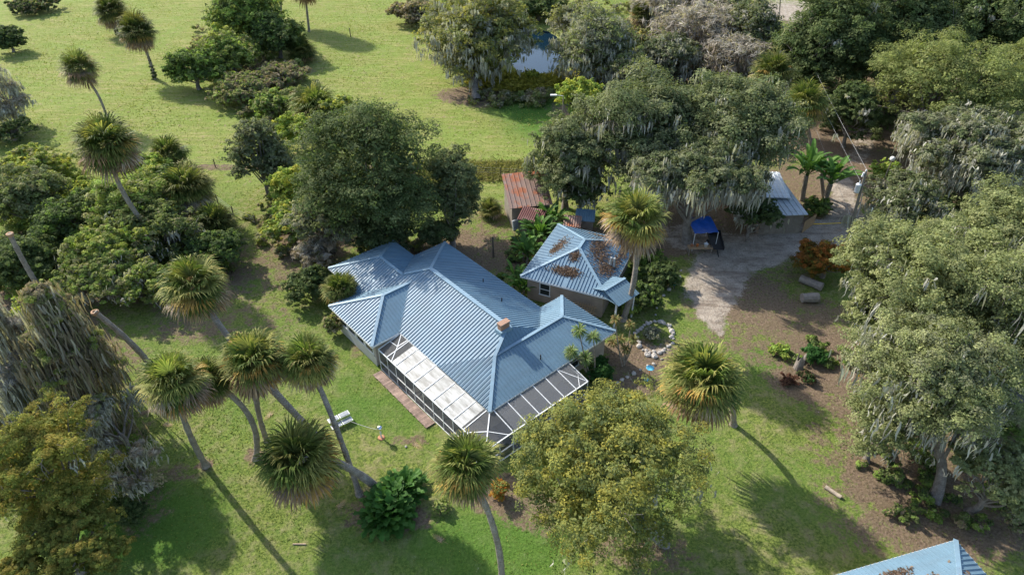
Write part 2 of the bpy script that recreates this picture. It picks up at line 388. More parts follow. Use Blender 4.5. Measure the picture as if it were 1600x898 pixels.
# ------------------------------------------------ vegetation
G_DARK = [(.06, .09, .03), (.085, .12, .04), (.05, .075, .03), (.12, .145, .06)]
G_OAK = [(.115, .14, .06), (.155, .175, .08), (.08, .11, .045), (.19, .20, .11)]
G_LIVE = [(.17, .195, .08), (.22, .24, .10), (.13, .155, .065), (.26, .27, .13)]
G_GREY = [(.15, .155, .10), (.20, .20, .14), (.10, .12, .06), (.24, .235, .18)]
G_YEL = [(.19, .20, .055), (.25, .245, .06), (.13, .16, .05), (.16, .19, .07), (.29, .255, .05)]
G_CYP = [(.17, .19, .045), (.23, .225, .05), (.12, .15, .035), (.27, .21, .05)]
G_BRT = [(.19, .28, .055), (.25, .34, .075), (.14, .21, .045), (.34, .35, .08)]
G_YV = [(.29, .33, .05), (.42, .38, .06), (.18, .24, .05), (.25, .30, .06)]
G_BRN = [(.28, .21, .14), (.21, .17, .11), (.33, .27, .19), (.17, .18, .08)]
G_BARE = [(.33, .30, .26), (.27, .24, .21), (.41, .38, .33), (.24, .20, .16)]
G_CROT = [(.28, .095, .025), (.20, .10, .03), (.10, .12, .025), (.32, .15, .03), (.09, .09, .02)]
G_MIX = [(.17, .215, .06), (.25, .28, .085), (.12, .15, .045), (.28, .25, .14)]
G_WILL = [(.17, .20, .06), (.21, .235, .08), (.12, .15, .055), (.24, .25, .10)]
MOSSC = [(.40, .395, .34), (.31, .30, .255), (.47, .46, .40), (.34, .33, .27)]

def nrm(a): return a/(np.linalg.norm(a, axis=-1, keepdims=True)+1e-9)
def leaves(mb, P, nor, L, asp, C, droop=0.0):
    k = len(P); L = L*rng.uniform(.6, 1.4, k)[:, None]
    r = rng.normal(size=(k, 3)); r[:, 2] -= droop
    t = nrm(np.cross(nor, r)) if droop == 0 else nrm(r-nor*np.sum(nor*r, 1, keepdims=True))
    b = np.cross(nor, t)
    V = np.stack([P-t*L*.5, P-t*L*.05+b*L*asp*.5, P+t*L*.5, P+t*L*.0-b*L*asp*.5], 1)
    mb.arr(V.reshape(-1, 3), np.arange(4*k).reshape(k, 4), np.repeat(C, 4, 0))
def pick(pal, k, r=None):
    pal = np.array(pal); i = rng.integers(0, len(pal), k); return pal[i]
def cloud(mb, clumps, n_, L, asp, pal, upb=.45, droop=0.0, shell=2.6, tint_mix=.65, sub=.30, nsub=13):
    """leaves gathered in small tufts that sit on the shell of each bough"""
    cl = np.array(clumps); wgt = cl[:, 3]**2; wgt /= wgt.sum()
    ns = len(cl)*nsub; ci = np.repeat(np.arange(len(cl)), nsub)
    d = nrm(rng.normal(size=(ns, 3))); d[:, 2] = np.where(d[:, 2] < -.35, -d[:, 2]*.6, d[:, 2]); d = nrm(d)
    rr = rng.uniform(.1, 1, ns)**(1/shell)*rng.uniform(.8, 1.15, ns)
    SC = cl[ci, :3]+d*(rr*cl[ci, 3])[:, None]*np.array((1, 1, .95))
    SR = cl[ci, 3]*sub*rng.uniform(.6, 1.5, ns)
    ws = SR**2; ws /= ws.sum(); j = rng.choice(ns, n_, p=ws)
    g = nrm(rng.normal(size=(n_, 3))); g[:, 2] = np.where(g[:, 2] < -.2, -g[:, 2], g[:, 2])
    P = SC[j]+g*(SR[j]*rng.uniform(.15, 1.12, n_)**.5)[:, None]*np.array((1, 1, .8))
    nor = nrm(g*.6+d[j]*.45+rng.normal(size=(n_, 3))*.42+np.array((0, 0, upb)))
    cc = pick(pal, ns); C = cc[j]*tint_mix+pick(pal, n_)*(1-tint_mix)
    C = 1.15*C*rng.uniform(.7, 1.3, (n_, 1))*rng.uniform(.8, 1.2, (ns, 1))[j]
    leaves(mb, P, nor, L, asp, C, droop)
def moss_strands(mb, starts, Lm, wd=.10, pal=MOSSC, per=9, spread=.32):
    k0 = len(starts); st = np.repeat(np.array(starts), per, 0); k = len(st)
    st = st+rng.normal(0, spread, (k, 3))*np.array((1, 1, .35))
    L = Lm*rng.uniform(.35, 1.25, k)*np.repeat(rng.uniform(.5, 1.3, k0), per)
    a = rng.uniform(0, 3.14, k); dx = np.stack([np.cos(a), np.sin(a), np.zeros(k)], 1)
    W = wd*rng.uniform(.5, 1.5, k)
    V = []; off = np.zeros((k, 3))
    for j, (f, ww) in enumerate(((0, .6), (.35, 1.0), (.7, .65), (1, .05))):
        c = st+off; c = c-np.array((0, 0, 1))*(L*f)[:, None]; off = off+rng.normal(0, .075, (k, 3))*np.array((1, 1, .5))
        c = c.copy(); c[:, 2] = np.maximum(c[:, 2], .05)
        V += [c-dx*(W*ww)[:, None], c+dx*(W*ww)[:, None]]
    V = np.stack(V, 1); q = np.array([(0, 1, 3, 2), (2, 3, 5, 4), (4, 5, 7, 6)])
    q = (q[None]+np.arange(k)[:, None, None]*8).reshape(-1, 4)
    C = pick(pal, k)*rng.uniform(.75, 1.2, (k, 1)); mb.arr(V.reshape(-1, 3), q, np.repeat(C, 8, 0))
def curve(a, b, bend, k=6):
    a = np.array(a, float); b = np.array(b, float); t = np.linspace(0, 1, k)[:, None]
    return a*(1-t)+b*t+np.array(bend)*(4*t*(1-t))

def tree(name, label, cat, cx, cy, rx, ry, h, pal, dens=1.0, moss=0, base=None, leaf=1.0, asp=.55, twigs=0, group=None,
         droop=0.0, ncl=None, bark=None, mossL=1.6, clr=(.26, .42), shape='round', tr=None, upb=.45, low=-.85, mosspal=MOSSC, trunkpart="trunk", crownpart="crown", fill=.5):
    c = G(cx, cy, h)
    d = depth(c); R = 1.2*rx*d/F; va = 1.17*ry*d/F
    th = math.atan2(CH-h, c.y); s_, c_ = math.sin(th), math.cos(th)
    Rz = math.sqrt(max(va*va-(R*s_)**2, (.42*R)**2*c_*c_))/c_
    Rz = min(Rz, R*1.25, h) if shape == 'round' else min(Rz, h)
    Ry = R*min(1.0, max(.6, va/(R*s_+1e-6)))
    b = G(*base) if base else Vector((c.x+rng.normal(0, R*.08), c.y+rng.normal(0, R*.08), 0))
    root = thing(name, label, cat, (b.x, b.y, 0), 0, group)
    o = np.array((c.x-b.x, c.y-b.y, h))
    big = R > 3
    ncl = ncl or int(np.clip(20+R*R*1.9, 16, 90))
    cl = []
    for i in range(ncl):
        v = nrm(rng.normal(size=3)); v[2] = v[2] if v[2] > low else -v[2]*.8
        f = rng.uniform(.3, 1.0)**.5*.8
        k = rng.uniform(*clr)*(1.0 if rng.uniform() > .2 else .65)
        if shape == 'cone':
            zf = rng.uniform(-.85, .95); wr = (1-zf)*.5*.9+.08; a = rng.uniform(0, 6.28); q = rng.uniform(.3, 1)**.5
            p = o+np.array((R*wr*q*math.cos(a), Ry*wr*q*math.sin(a), Rz*zf)); k *= .75
        else:
            p = o+v*f*np.array((R, Ry, Rz))
        cr = k*min(R, Rz*1.3)*(1.0 if ncl < 40 else .8)
        p[2] = max(p[2], cr*.55); cl.append((*p, cr))
    cl = np.array(cl)
    Lf = max(.15, d*.0034)*leaf
    area = 4*math.pi*((R*Ry+R*Rz+Ry*Rz)/3)
    n_ = int(np.clip(dens*1.8*area/(Lf*Lf*asp*.55), 300, 60000))
    mb = MB(); cloud(mb, cl, n_, Lf, asp, pal, droop=droop, upb=upb)
    if fill:   # darker inner mass is just more leaves, larger ones deep inside
        cl2 = cl.copy(); cl2[:, :3] = o+(cl[:, :3]-o)*.72; cl2[:, 2] = np.maximum(cl2[:, 2], .25)
        cloud(mb, cl2, int(n_*.28*fill), Lf*1.9, max(asp, .5), pal, droop=droop, shell=5)
    mb.build(crownpart, M_LEAF, root)
    tb = MB(); r0 = tr or max(.06, R*.055 if big else R*.04)
    top = o*np.array((.7, .7, .62)); stem = curve((0, 0, -.1), top, rng.normal(0, .05*h, 3)*np.array((1, 1, 0)), 7)
    tb.tube(stem, np.linspace(r0*1.25, r0*.75, 7)*np.array([1.35, 1.05, 1, 1, 1, 1, 1]), 8)
    for i in range(min(len(cl), 26 if big else 8)):
        s0 = stem[rng.integers(3, 7)]; e = cl[i, :3]
        tb.tube(curve(s0, e, rng.normal(0, .35, 3)*R*.12, 5), np.linspace(r0*.45, r0*.1, 5), 5)
        if twigs or moss:
            for q in range(3+int(twigs*6)):
                e2 = e+nrm(rng.normal(size=3)+np.array((0, 0, .3)))*cl[i, 3]*rng.uniform(.6, 1.25)
                if e2[2] < .1: e2[2] = .1
                tb.tube(curve(e, e2, rng.normal(0, .1, 3), 3), np.linspace(r0*.13, max(.012, r0*.03), 3), 3, cap=False)
    tb.build(trunkpart, bark or (M_BARK if big else M_DARKBARK), root, smooth=True)
    if moss:
        k = int(moss*area*.30); ci = rng.integers(0, len(cl), k)
        v = nrm(rng.normal(size=(k, 3))*np.array((1, 1, .45))+np.array((0, -.25, -.15)))
        P = cl[ci, :3]+v*cl[ci, 3:4]*rng.uniform(.9, 1.2, (k, 1)); P[:, 2] = np.maximum(P[:, 2], .4)
        m2 = MB(); moss_strands(m2, P, .72*mossL*min(1, h/6+.2), wd=max(.055, d*.0012), pal=mosspal)
        m2.build("spanish_moss", M_MOSS, root)
    return root
def shrub(label, cx, cy, rx, ry, h, pal, cat="shrub", **k):
    if cx < 420 and 220 < cy < 470 or cy < 150: rx *= 1.2; ry *= 1.15
    k.setdefault('trunkpart', 'stems'); k.setdefault('crownpart', 'foliage')
    return tree(k.pop('name', 'shrub'), label, cat, cx, cy, rx, ry, h, pal, **k)

# ---- palms
def fans(mb, dirs, pet, fl, colf, droop, nl=24, wd=.04, up=None):
    """costapalmate fronds: petiole, then a fan of drooping leaflets"""
    for d_, pl, L, dr in zip(dirs, pet, fl, droop):
        d = d_/np.linalg.norm(d_); side = np.cross(d, (0, 0, 1.0))
        if np.linalg.norm(side) < .05: side = np.array((1., 0, 0))
        side /= np.linalg.norm(side); nn = np.cross(side, d)
        hub = d*pl+np.array((0, 0, -pl*.10*dr)); c = colf(d[2])
        mb.bar((0, 0, 0), hub, .05, .03, c*.8+np.array((.03, .03, 0)))
        a = np.linspace(-1.95, 1.95, nl)+rng.normal(0, .05, nl)
        l = L*(1-.22*(np.abs(a)/1.75)**2)*rng.uniform(.85, 1.1, nl)
        t = nrm(np.cos(a)[:, None]*d+np.sin(a)[:, None]*side+nn*(.25-.45*np.abs(np.sin(a))[:, None]*.6))
        b = nrm(np.cross(t, nn))
        p0 = hub+t*0.0; g = np.array((0, 0, -1.0))
        p1 = hub+t*(l*.5)[:, None]+g*(l*.06*dr)[:, None]
        p2 = p1+(nrm(t+g*(.32*dr)))*(l*.32)[:, None]; p3 = p2+nrm(t+g*(1.1*dr))*(l*.28)[:, None]
        w1 = b*wd*L
        V = np.stack([p0-w1*.25, p0+w1*.25, p1+w1, p1-w1, p2+w1*.75, p2-w1*.75, p3+w1*.08, p3-w1*.08], 1)
        q = np.array([(0, 1, 2, 3), (3, 2, 4, 5), (5, 4, 6, 7)]); q = (q[None]+np.arange(nl)[:, None, None]*8).reshape(-1, 4)
        cc = np.repeat(c[None]*rng.uniform(.75, 1.25, (nl, 1)), 8, 0).reshape(nl, 8, 3)
        cc[:, 4:] = cc[:, 4:]*np.array((1.45, 1.25, 1.1)); 
        mb.arr(V.reshape(-1, 3), q, cc.reshape(-1, 3))
P_GREEN = np.array([(.10, .145, .035), (.15, .185, .055), (.07, .115, .028), (.20, .215, .07)])
P_YEL = np.array([(.34, .30, .09), (.42, .28, .08), (.38, .20, .06), (.26, .26, .08)])
P_DEAD = np.array([(.24, .165, .10), (.30, .235, .165), (.19, .15, .115), (.34, .30, .24)])
def palm_crown(R, root, at, yel=.5, skirt=1.0, nfr=46, dark=1.0, flat=0.0):
    nfr = int(nfr*1.15); R = R*.95; mb = MB(); n_ = nfr; k = np.arange(n_); z = 1-1.42*(k+.5)/n_+flat*.2
    a = k*2.39996+rng.uniform(0, .5, n_); z = np.clip(z+rng.normal(0, .06, n_), -.75, 1)
    D = np.stack([np.sqrt(1-z*z)*np.cos(a), np.sqrt(1-z*z)*np.sin(a), z], 1)
    def colf(zz):
        y = np.clip((.55-zz)*1.2, 0, 1)*yel
        c = P_GREEN[rng.integers(4)]*dark*rng.uniform(.7, 1.35)
        if rng.uniform() < y*.95: c = c*.35+P_YEL[rng.integers(4)]*.65
        if zz < -.05 and rng.uniform() < .25+.5*yel*(.3-zz): c = P_DEAD[rng.integers(4)]
        return c
    fans(mb, D, R*rng.uniform(.34, .52, n_), R*rng.uniform(.52, .68, n_), colf, .7+.4*(1-z), 30, wd=.031)
    mb.build("crown", M_PALM, root, loc=at)
    if skirt:
        sk = MB(); n2 = int(30*skirt); z = rng.uniform(-.97, -.42, n2); a = rng.uniform(0, 6.28, n2)
        D = np.stack([np.sqrt(1-z*z)*np.cos(a), np.sqrt(1-z*z)*np.sin(a), z], 1)
        fans(sk, D, R*rng.uniform(.34, .5, n2), R*rng.uniform(.5, .68, n2), lambda zz: P_DEAD[rng.integers(4)]*rng.uniform(.7, 1.1), np.full(n2, 1.5), 16)
        sk.build("dead_fronds", M_PALM, root, loc=at)
def palm(label, cx, cy, rpx, bx, by, dy=0.0, bend=(0, 0, 0), r=.17, yel=.5, skirt=1.0, dark=1.0, nfr=46, headless=False, group=None, vines=False, flat=0, name="cabbage_palm"):
    b = G(bx, by); c = onY(cx, cy, b.y+dy)
    root = thing(name, label, "palm tree", b, 0, group)
    top = np.array(c-b)
    if not headless:
        R = rpx*depth(c)/F
        pts = curve((0, 0, -.1), top-np.array((0, 0, R*.18)), bend, 30)
    else: pts = curve((0, 0, -.1), top, bend, 30)
    rr = r*np.linspace(1.08, .9, 30)*rng.uniform(.9, 1.1, 30); rr[0] *= 1.5; rr[1] *= 1.2
    if not headless: rr[-5:] *= 1.25
    tb = MB(); tb.tube(pts, rr, 10); 
    if headless:
        hm = MB(); e = pts[-1]; hm.lathe([(r*1.0, -.25), (r*1.35, -.08), (r*1.3, .03), (r*.75, .02), (r*.6, -.25)], e, 12); hm.build("cut_top", M_TERRA2, root, smooth=True)
    tb.build("trunk", M_PBARK, root, smooth=True)
    if not headless:
        palm_crown(R, root, top-np.array((0, 0, R*.1)), yel, skirt, nfr, dark, flat)
    if vines:
        vm = MB(); cloud(vm, [(*pts[i], .45-.02*i) for i in range(0, 24, 2)], 1500, .28, .6, G_DARK); vm.build("vines", M_LEAF, root)
    return root
M_TERRA2 = simple("cut_palm_wood", (.36, .22, .13), .9, var=.3)

def paddle(mb, base, az, elev, L, W, col, stem=.4, curl=1.0, split=0):
    """one long banana-like blade: petiole then arching blade"""
    d = np.array((math.cos(az)*math.cos(elev), math.sin(az)*math.cos(elev), math.sin(elev))); p = np.array(base, float)
    side = np.array((-math.sin(az), math.cos(az), 0)); n_ = 7; Ls = L/n_
    p1 = p+d*L*stem; mb.bar(p, p1, .05, .05, np.array(col)*.9+.03)
    V = []; C = []; p = p1; e = elev
    for i in range(n_+1):
        t = i/n_; wv = W*math.sin(math.pi*min(1, t*.88+.1))**.65*(1 if i < n_ else .1)
        if split and i % 2: wv *= .45
        e = elev-curl*1.3*t*t
        d = np.array((math.cos(az)*math.cos(e), math.sin(az)*math.cos(e), math.sin(e)))
        up = np.array((-math.cos(az)*math.sin(e), -math.sin(az)*math.sin(e), math.cos(e)))
        V += [p-side*wv/2+up*wv*.12, p, p+side*wv/2+up*wv*.12]; p = p+d*Ls
    q = [(3*i+j, 3*i+j+1, 3*i+j+4, 3*i+j+3) for i in range(n_) for j in (0, 1)]
    mb.arr(V, q, np.array(col)*rng.uniform(.8, 1.2))
def bigleaf(name, label, cat, px, py, n_, L, W, cols, stems=3, sh=0.0, spread=.3, part="leaves", curl=1.0, elev=(.5, 1.3), split=0, stem=.4, z=None, group=None, r=.12):
    b = G(px, py); root = thing(name, label, cat, b, 0, group)
    mb = MB(); tb = MB()
    for s in range(stems):
        o = rng.normal(0, spread, 2); hh = sh*rng.uniform(.8, 1.15); lean = rng.normal(0, .12*max(sh, .3), 2)
        top = (o[0]+lean[0], o[1]+lean[1], hh)
        if sh > 0: tb.tube(curve((o[0], o[1], 0), top, (0, 0, 0), 5), np.linspace(r*1.2, r, 5), 8)
        a0 = rng.uniform(0, 6.28)
        for i in range(n_):
            c = np.array(cols[rng.integers(len(cols))])
            paddle(mb, top, a0+i*2.4+rng.normal(0, .2), rng.uniform(*elev), L*rng.uniform(.75, 1.15), W*rng.uniform(.8, 1.2), c, stem, curl, split)
    mb.build(part, M_PALM, root)
    if sh > 0: tb.build("stalks", M_PBARK, root, smooth=True)
    return root

# ------------------------------------------------ roofs
def rib_poly(mb, pts, down, sp=.3, hh=.06, ww=.045):
    """flat roof panel with raised ribs running down the slope (world points)"""
    P = [np.array(p, float) for p in pts]; mb.arr(P, np.arange(len(P))[None])
    nn = np.cross(P[1]-P[0], P[2]-P[0]); nn /= np.linalg.norm(nn)
    if nn[2] < 0: nn = -nn
    d = np.array(down, float); d = d-nn*(d@nn); d /= np.linalg.norm(d); e = np.cross(nn, d)
    A = np.array([((p-P[0])@e, (p-P[0])@d) for p in P]); lo, hi = A[:, 0].min(), A[:, 0].max()
    x = lo+sp*.5
    while x < hi:
        ts = []
        for i in range(len(A)):
            a, b = A[i], A[(i+1) % len(A)]
            if (a[0]-x)*(b[0]-x) < 0: ts.append(a[1]+(b[1]-a[1])*(x-a[0])/(b[0]-a[0]))
        if len(ts) >= 2 and max(ts)-min(ts) > .08:
            q0 = P[0]+e*x+d*min(ts); q1 = P[0]+e*x+d*max(ts)
            mb.arr([q0-e*ww*.9, q0-e*ww*.4+nn*hh, q0+e*ww*.4+nn*hh, q0+e*ww*.9, q1-e*ww*.9, q1-e*ww*.4+nn*hh, q1+e*ww*.4+nn*hh, q1+e*ww*.9],
                   [(0, 1, 5, 4), (1, 2, 6, 5), (2, 3, 7, 6), (4, 5, 6, 7), (3, 2, 1, 0)])
        x += sp
def cap_line(cb, a, b, w_=.26):
    a = np.array(a, float)+np.array((0, 0, .04)); b = np.array(b, float)+np.array((0, 0, .04)); cb.bar(a, b, w_, .05)
def hip_roof(x0, x1, y0, y1, z0, pitch, rm, cb, hips=(1, 1), ax='x', fb=None, ends=(0, 0), sp=.3, nocap=()):
    """rectangular roof in local axes; ridge along ax; hips per end; ends = extra ridge extension; fb collects fascia"""
    T = (lambda a, b, z: (a, b, z)) if ax == 'x' else (lambda a, b, z: (b, a, z))
    if ax == 'y': x0, x1, y0, y1 = y0, y1, x0, x1
    hw = (y1-y0)/2; ym = (y0+y1)/2; zr = z0+hw*pitch
    r0 = x0+hw if hips[0] else x0; r1 = x1-hw if hips[1] else x1
    rib_poly(rm, [T(x0, y0, z0), T(x1, y0, z0), T(r1, ym, zr), T(r0, ym, zr)], T(0, -1, -pitch), sp)
    rib_poly(rm, [T(x0, y1, z0), T(x1, y1, z0), T(r1, ym, zr), T(r0, ym, zr)], T(0, 1, -pitch), sp)
    for e, h, x, r, sg in ((0, hips[0], x0, r0, -1), (1, hips[1], x1, r1, 1)):
        if h:
            rib_poly(rm, [T(x, y0, z0), T(x, y1, z0), T(r, ym, zr)], T(sg, 0, -pitch), sp)
            if (e, 0) not in nocap: cap_line(cb, T(x, y0, z0), T(r, ym, zr))
            if (e, 1) not in nocap: cap_line(cb, T(x, y1, z0), T(r, ym, zr))
    cap_line(cb, T(r0, ym, zr), T(r1, ym, zr))
    if fb is not None:
        for a, b in (((x0, y0), (x1, y0)), ((x1, y0), (x1, y1)), ((x1, y1), (x0, y1)), ((x0, y1), (x0, y0))):
            fb.bar(T(*a, z0-.09), T(*b, z0-.09), .04, .16)
    # soffit
    rm.arr([T(x0+.03, y0+.03, z0-.03), T(x1-.03, y0+.03, z0-.03), T(x1-.03, y1-.03, z0-.03), T(x0+.03, y1-.03, z0-.03)], [(0, 1, 2, 3)])

# ------------------------------------------------ main house (local x = along the long porch, y = towards the back)
P2 = G(765, 643.6, 2.7); HA = rad(41.2)
# local axes: +V = (cos41.2, sin41.2); +U = (-sin41.2, cos41.2).  object x := V, object y := U
house = thing("ranch_house", "long single-storey house with ribbed light blue metal hip roof and screened porch", "house", (P2.x, P2.y, 0), HA)
rm, cb, fb = MB(), MB(), MB()
PI_ = .41
# in local coords x=v, y=u
hip_roof(0, 13.2, 0, 6.2, 2.70, PI_, rm, cb, (1, 1), 'x', fb, nocap=((0, 1),))                # front wing
# main block ridge along y
zr = 2.7+5.35*PI_; yr0, yr1 = 4.25, 19.6-5.35
rib_poly(rm, [(3.1, 3.1, 2.7+3.1*PI_), (0.0, 0.0, 2.705), (0, 19.6, 2.705), (5.35, yr1, zr), (5.35, yr0, zr)], (-1, 0, -PI_))
rib_poly(rm, [(10.7, 3.2, 2.7), (10.7, 19.6, 2.7), (5.35, yr1, zr), (5.35, yr0, zr), (8.2, 3.2, 2.7+2.5*PI_)], (1, 0, -PI_))
rib_poly(rm, [(0, 19.6, 2.7), (10.7, 19.6, 2.7), (5.35, yr1, zr)], (0, 1, -PI_))
rib_poly(rm, [(3.1, 3.1, 2.7+3.1*PI_), (5.35, yr0, zr), (8.2, 3.2, 2.7+2.5*PI_)], (0, -1, -1))
cap_line(cb, (5.35, yr0, zr), (5.35, yr1, zr), .36); cap_line(cb, (5.35, yr1, zr), (10.7, 19.6, 2.7)); cap_line(cb, (5.35, yr1, zr), (3.7, 15.9, zr-1.65*PI_))
cap_line(cb, (3.1, 3.1, 2.7+3.1*PI_), (5.35, yr0, zr))
fb.bar((0, 0, 2.61), (0, 19.6, 2.61), .04, .16); fb.bar((10.7, 6.2, 2.61), (10.7, 19.6, 2.61), .04, .16)
hip_roof(-2.6, 7.0, 11.3, 18.1, 2.71, PI_, rm, cb, (1, 0), 'x', fb)         # left front wing
hip_roof(.12, 7.1, 16.0, 23.1, 2.69, PI_, rm, cb, (0, 1), 'y', fb)            # rear left wing
rm.build("roof", M_BLUE, house); rf = cb.build("ridge_cap", M_BLUE_CAP, house); fb.build("fascia", M_WHITE, house)
wb = MB()
def wallbox(x0, x1, y0, y1, z0=-.1, z1=2.66): wb.box(((x0+x1)/2, (y0+y1)/2, (z0+z1)/2), (x1-x0, y1-y0, z1-z0))
wallbox(.6, 12.7, .6, 5.7); wallbox(.8, 10.2, 5.9, 19.0); wallbox(-2.1, .9, 11.8, 17.6); wallbox(.62, 6.6, 18.9, 22.6)
wb.build("wall", M_WALL, house)
# window band on the left front wing and plain wall base
def window(parent, x, y, z, w_, h_, face, frame=M_WHITE):
    """face: 'x-','x+','y-','y+' outward direction"""
    f = MB(); p = MB(); s = -1 if face[1] == '-' else 1; t = .05
    def B(mb, cu, cz, du, dz, off, th):
        if face[0] == 'x': mb.box((x+s*off, y+cu, z+cz), (th, du, dz))
        else: mb.box((x+cu, y+s*off, z+cz), (du, th, dz))
    B(f, 0, h_/2, w_+.1, .07, .03, .06); B(f, 0, -h_/2, w_+.16, .08, .04, .09); B(f, -w_/2, 0, .07, h_-.08, .03, .058); B(f, w_/2, 0, .07, h_-.08, .03, .058)
    B(f, 0, 0, w_-.07, .05, .028, .05)
    fo = f.build("window", frame, parent); B(p, 0, 0, w_-.06, h_-.08, .012, .03); p.build("pane", M_GLASS, fo)
for k in range(4): window(house, -2.1, 12.7+k*1.38, 1.65, 1.15, 1.15, 'x-')
window(house, 9.0, .6, 1.5, 1.2, 1.3, 'y-'); window(house, 2.2, .6, 1.5, 1.4, 1.3, 'y-')
for k in range(3): window(house, .8, 7.0+k*1.7, 1.45, 1.1, 1.4, 'x-')
window(house, 12.7, 3.0, 1.5, 1.2, 1.1, 'x+'); window(house, 3.5, 22.6, 1.5, 1.2, 1.1, 'y+')
kb = MB(); kb.box((-2.14, 14.7, .45), (.06, 5.9, 1.05)); kb.build("base_course", M_WALL2, house)
ch = MB(); ch.box((5.0, 4.3, 4.9), (.85, .42, 1.0)); ch.box((5.0, 4.3, 5.43), (.95, .5, .08)); co_ = ch.build("chimney", M_BRICK, house)
fl = MB(); fl.box((5.0, 4.3, 4.72), (1.15, .75, .35)); fl.build("flashing", M_BLUE_CAP, co_)
for (x, y, z) in ((8.6, 11.2, 3.6), (7.8, 7.8, 3.9), (9.8, 1.6, 3.45), (6.0, 1.2, 3.3)):
    vp = MB(); vp.tube([(x, y, z-.2), (x, y, z+.35)], .05, 8); vp.build("vent_pipe", M_BLACK, house)
# screened porch: child parts of the house
po = MB(); OX = -2.1; ZO = 2.15; ZI = 2.6
fr = MB(); sc = MB(); pl_ = MB(); s2 = MB()
yl_ = list(np.linspace(-2.1, 11.25, 12))
for y in yl_:
    fr.bar((OX, y, 0), (OX, y, ZO), .045, .045, up=(1, 0, 0))
    if y > 0: fr.bar((OX, y, ZO+.02), (.02, y, ZI), .06, .07)
for x in np.linspace(-2.1, 7.8, 9)[1:]:
    fr.bar((x, -2.1, 0), (x, -2.1, ZO), .045, .045, up=(0, 1, 0))
    if x > 0: fr.bar((x, -2.1, ZO+.02), (x, .02, ZI), .06, .07)
for z in (.04, .95, ZO):
    fr.bar((OX, -2.1, z), (OX, 11.25, z), .07, .07); fr.bar((OX, -2.1, z), (7.8, -2.1, z), .07, .07); fr.bar((7.8, -2.1, z), (7.8, .0, z), .07, .07)
fr.bar((OX, OX, ZO), (0, 0, ZI), .08, .08)
fr.bar((OX/2, OX/2, (ZO+ZI)/2), (OX, 0, ZO), .05, .05); fr.bar((OX/2, OX/2, (ZO+ZI)/2), (0, OX, ZO), .05, .05)
fr.bar((OX, 9.4, ZO), (-.9, 10.3, ZI-.2), .06, .06); fr.bar((-.9, 10.3, ZI-.2), (0, 11.1, ZI), .06, .06); fr.bar((-.9, 10.3, ZI-.2), (0, 10.2, ZI), .06, .06); fr.bar((-.9, 10.3, ZI-.2), (-1, 11.2, ZI-.2), .05, .05)
fr.bar((6.9, -2.1, ZO), (7.8, -1, ZO+.2), .05, .05); fr.bar((7.8, -2.1, ZO), (6.6, 0, ZI), .05, .05); fr.bar((7.8, -2.1, ZO), (7.8, 0, ZI), .06, .06)
fr.build("porch_frame", M_WHITE, house)
e = .0
sc.poly([(OX, -2.1, .05), (OX, 11.2, .05), (OX, 11.2, ZO), (OX, -2.1, ZO)]); sc.poly([(OX, -2.1, .05), (7.8, -2.1, .05), (7.8, -2.1, ZO), (OX, -2.1, ZO)])
sc.poly([(7.8, -2.1, .05), (7.8, .55, .05), (7.8, .55, ZO), (7.8, -2.1, ZO)])
sc.poly([(OX, 9.4, ZO), (OX, 11.2, ZO), (0, 11.2, ZI), (0, 9.4, ZI)]); sc.poly([(OX, OX, ZO), (OX, .55, ZO), (0, .55, ZI), (0, 0, ZI)]); sc.poly([(OX, OX, ZO), (.55, OX, ZO), (.55, 0, ZI), (0, 0, ZI)])
sc.build("screen", M_SCREEN, house)
pl_.poly([(OX, .57, ZO+.005), (OX, 9.38, ZO+.005), (0, 9.38, ZI), (0, .57, ZI)]); pl_.build("clear_roof_panels", M_POLY, house)
s2.poly([(.57, OX, ZO), (7.8, OX, ZO), (7.8, 0, ZI), (.57, 0, ZI)]); s2.build("grey_roof_screen", M_SCREEN2, house)
ps = MB(); ps.box((-.75, 5.0, .03), (2.7, 12.4, .14)); ps.box((4.2, -.75, .032), (7.2, 2.7, .14)); ps.build("porch_slab", M_CONC, house)
bw = MB()
for k in range(46):
    c = rng.uniform(.75, 1.25); bw.box((-2.62, 3.8+k*.16, .10), (.78+rng.uniform(-.04, .04), .145, .05), 0, (c, c*.97, c*.95))
for x in (-2.9, -2.35): bw.box((x, 7.4, .035), (.08, 7.3, .075))
bo = bw.build("boardwalk", M_PLANK); bo.location = (P2.x, P2.y, 0); bo.rotation_euler = (0, 0, HA)
tag(bo, "narrow boardwalk of weathered planks along the screened porch", "boardwalk")

# small porch roof by the east end (own little entry building)
sr = thing("entry_shelter", "small blue metal gabled shelter between the house and the guest hut", "shelter", G(951, 492), HA)
rm, cb = MB(), MB(); hip_roof(-1.2, 1.5, -1.9, 1.6, 2.75, .38, rm, cb, (0, 0), 'x'); ro = rm.build("roof", M_BLUE, sr); cb.build("ridge_cap", M_BLUE_CAP, ro)
wb = MB()
for x, y in ((-1, -1.5), (1.3, -1.5), (-1, 1.4), (1.3, 1.4)):
    q = MB(); q.box((x, y, 1.36), (.12, .12, 2.72)); q.build("post", M_WHITE, sr)

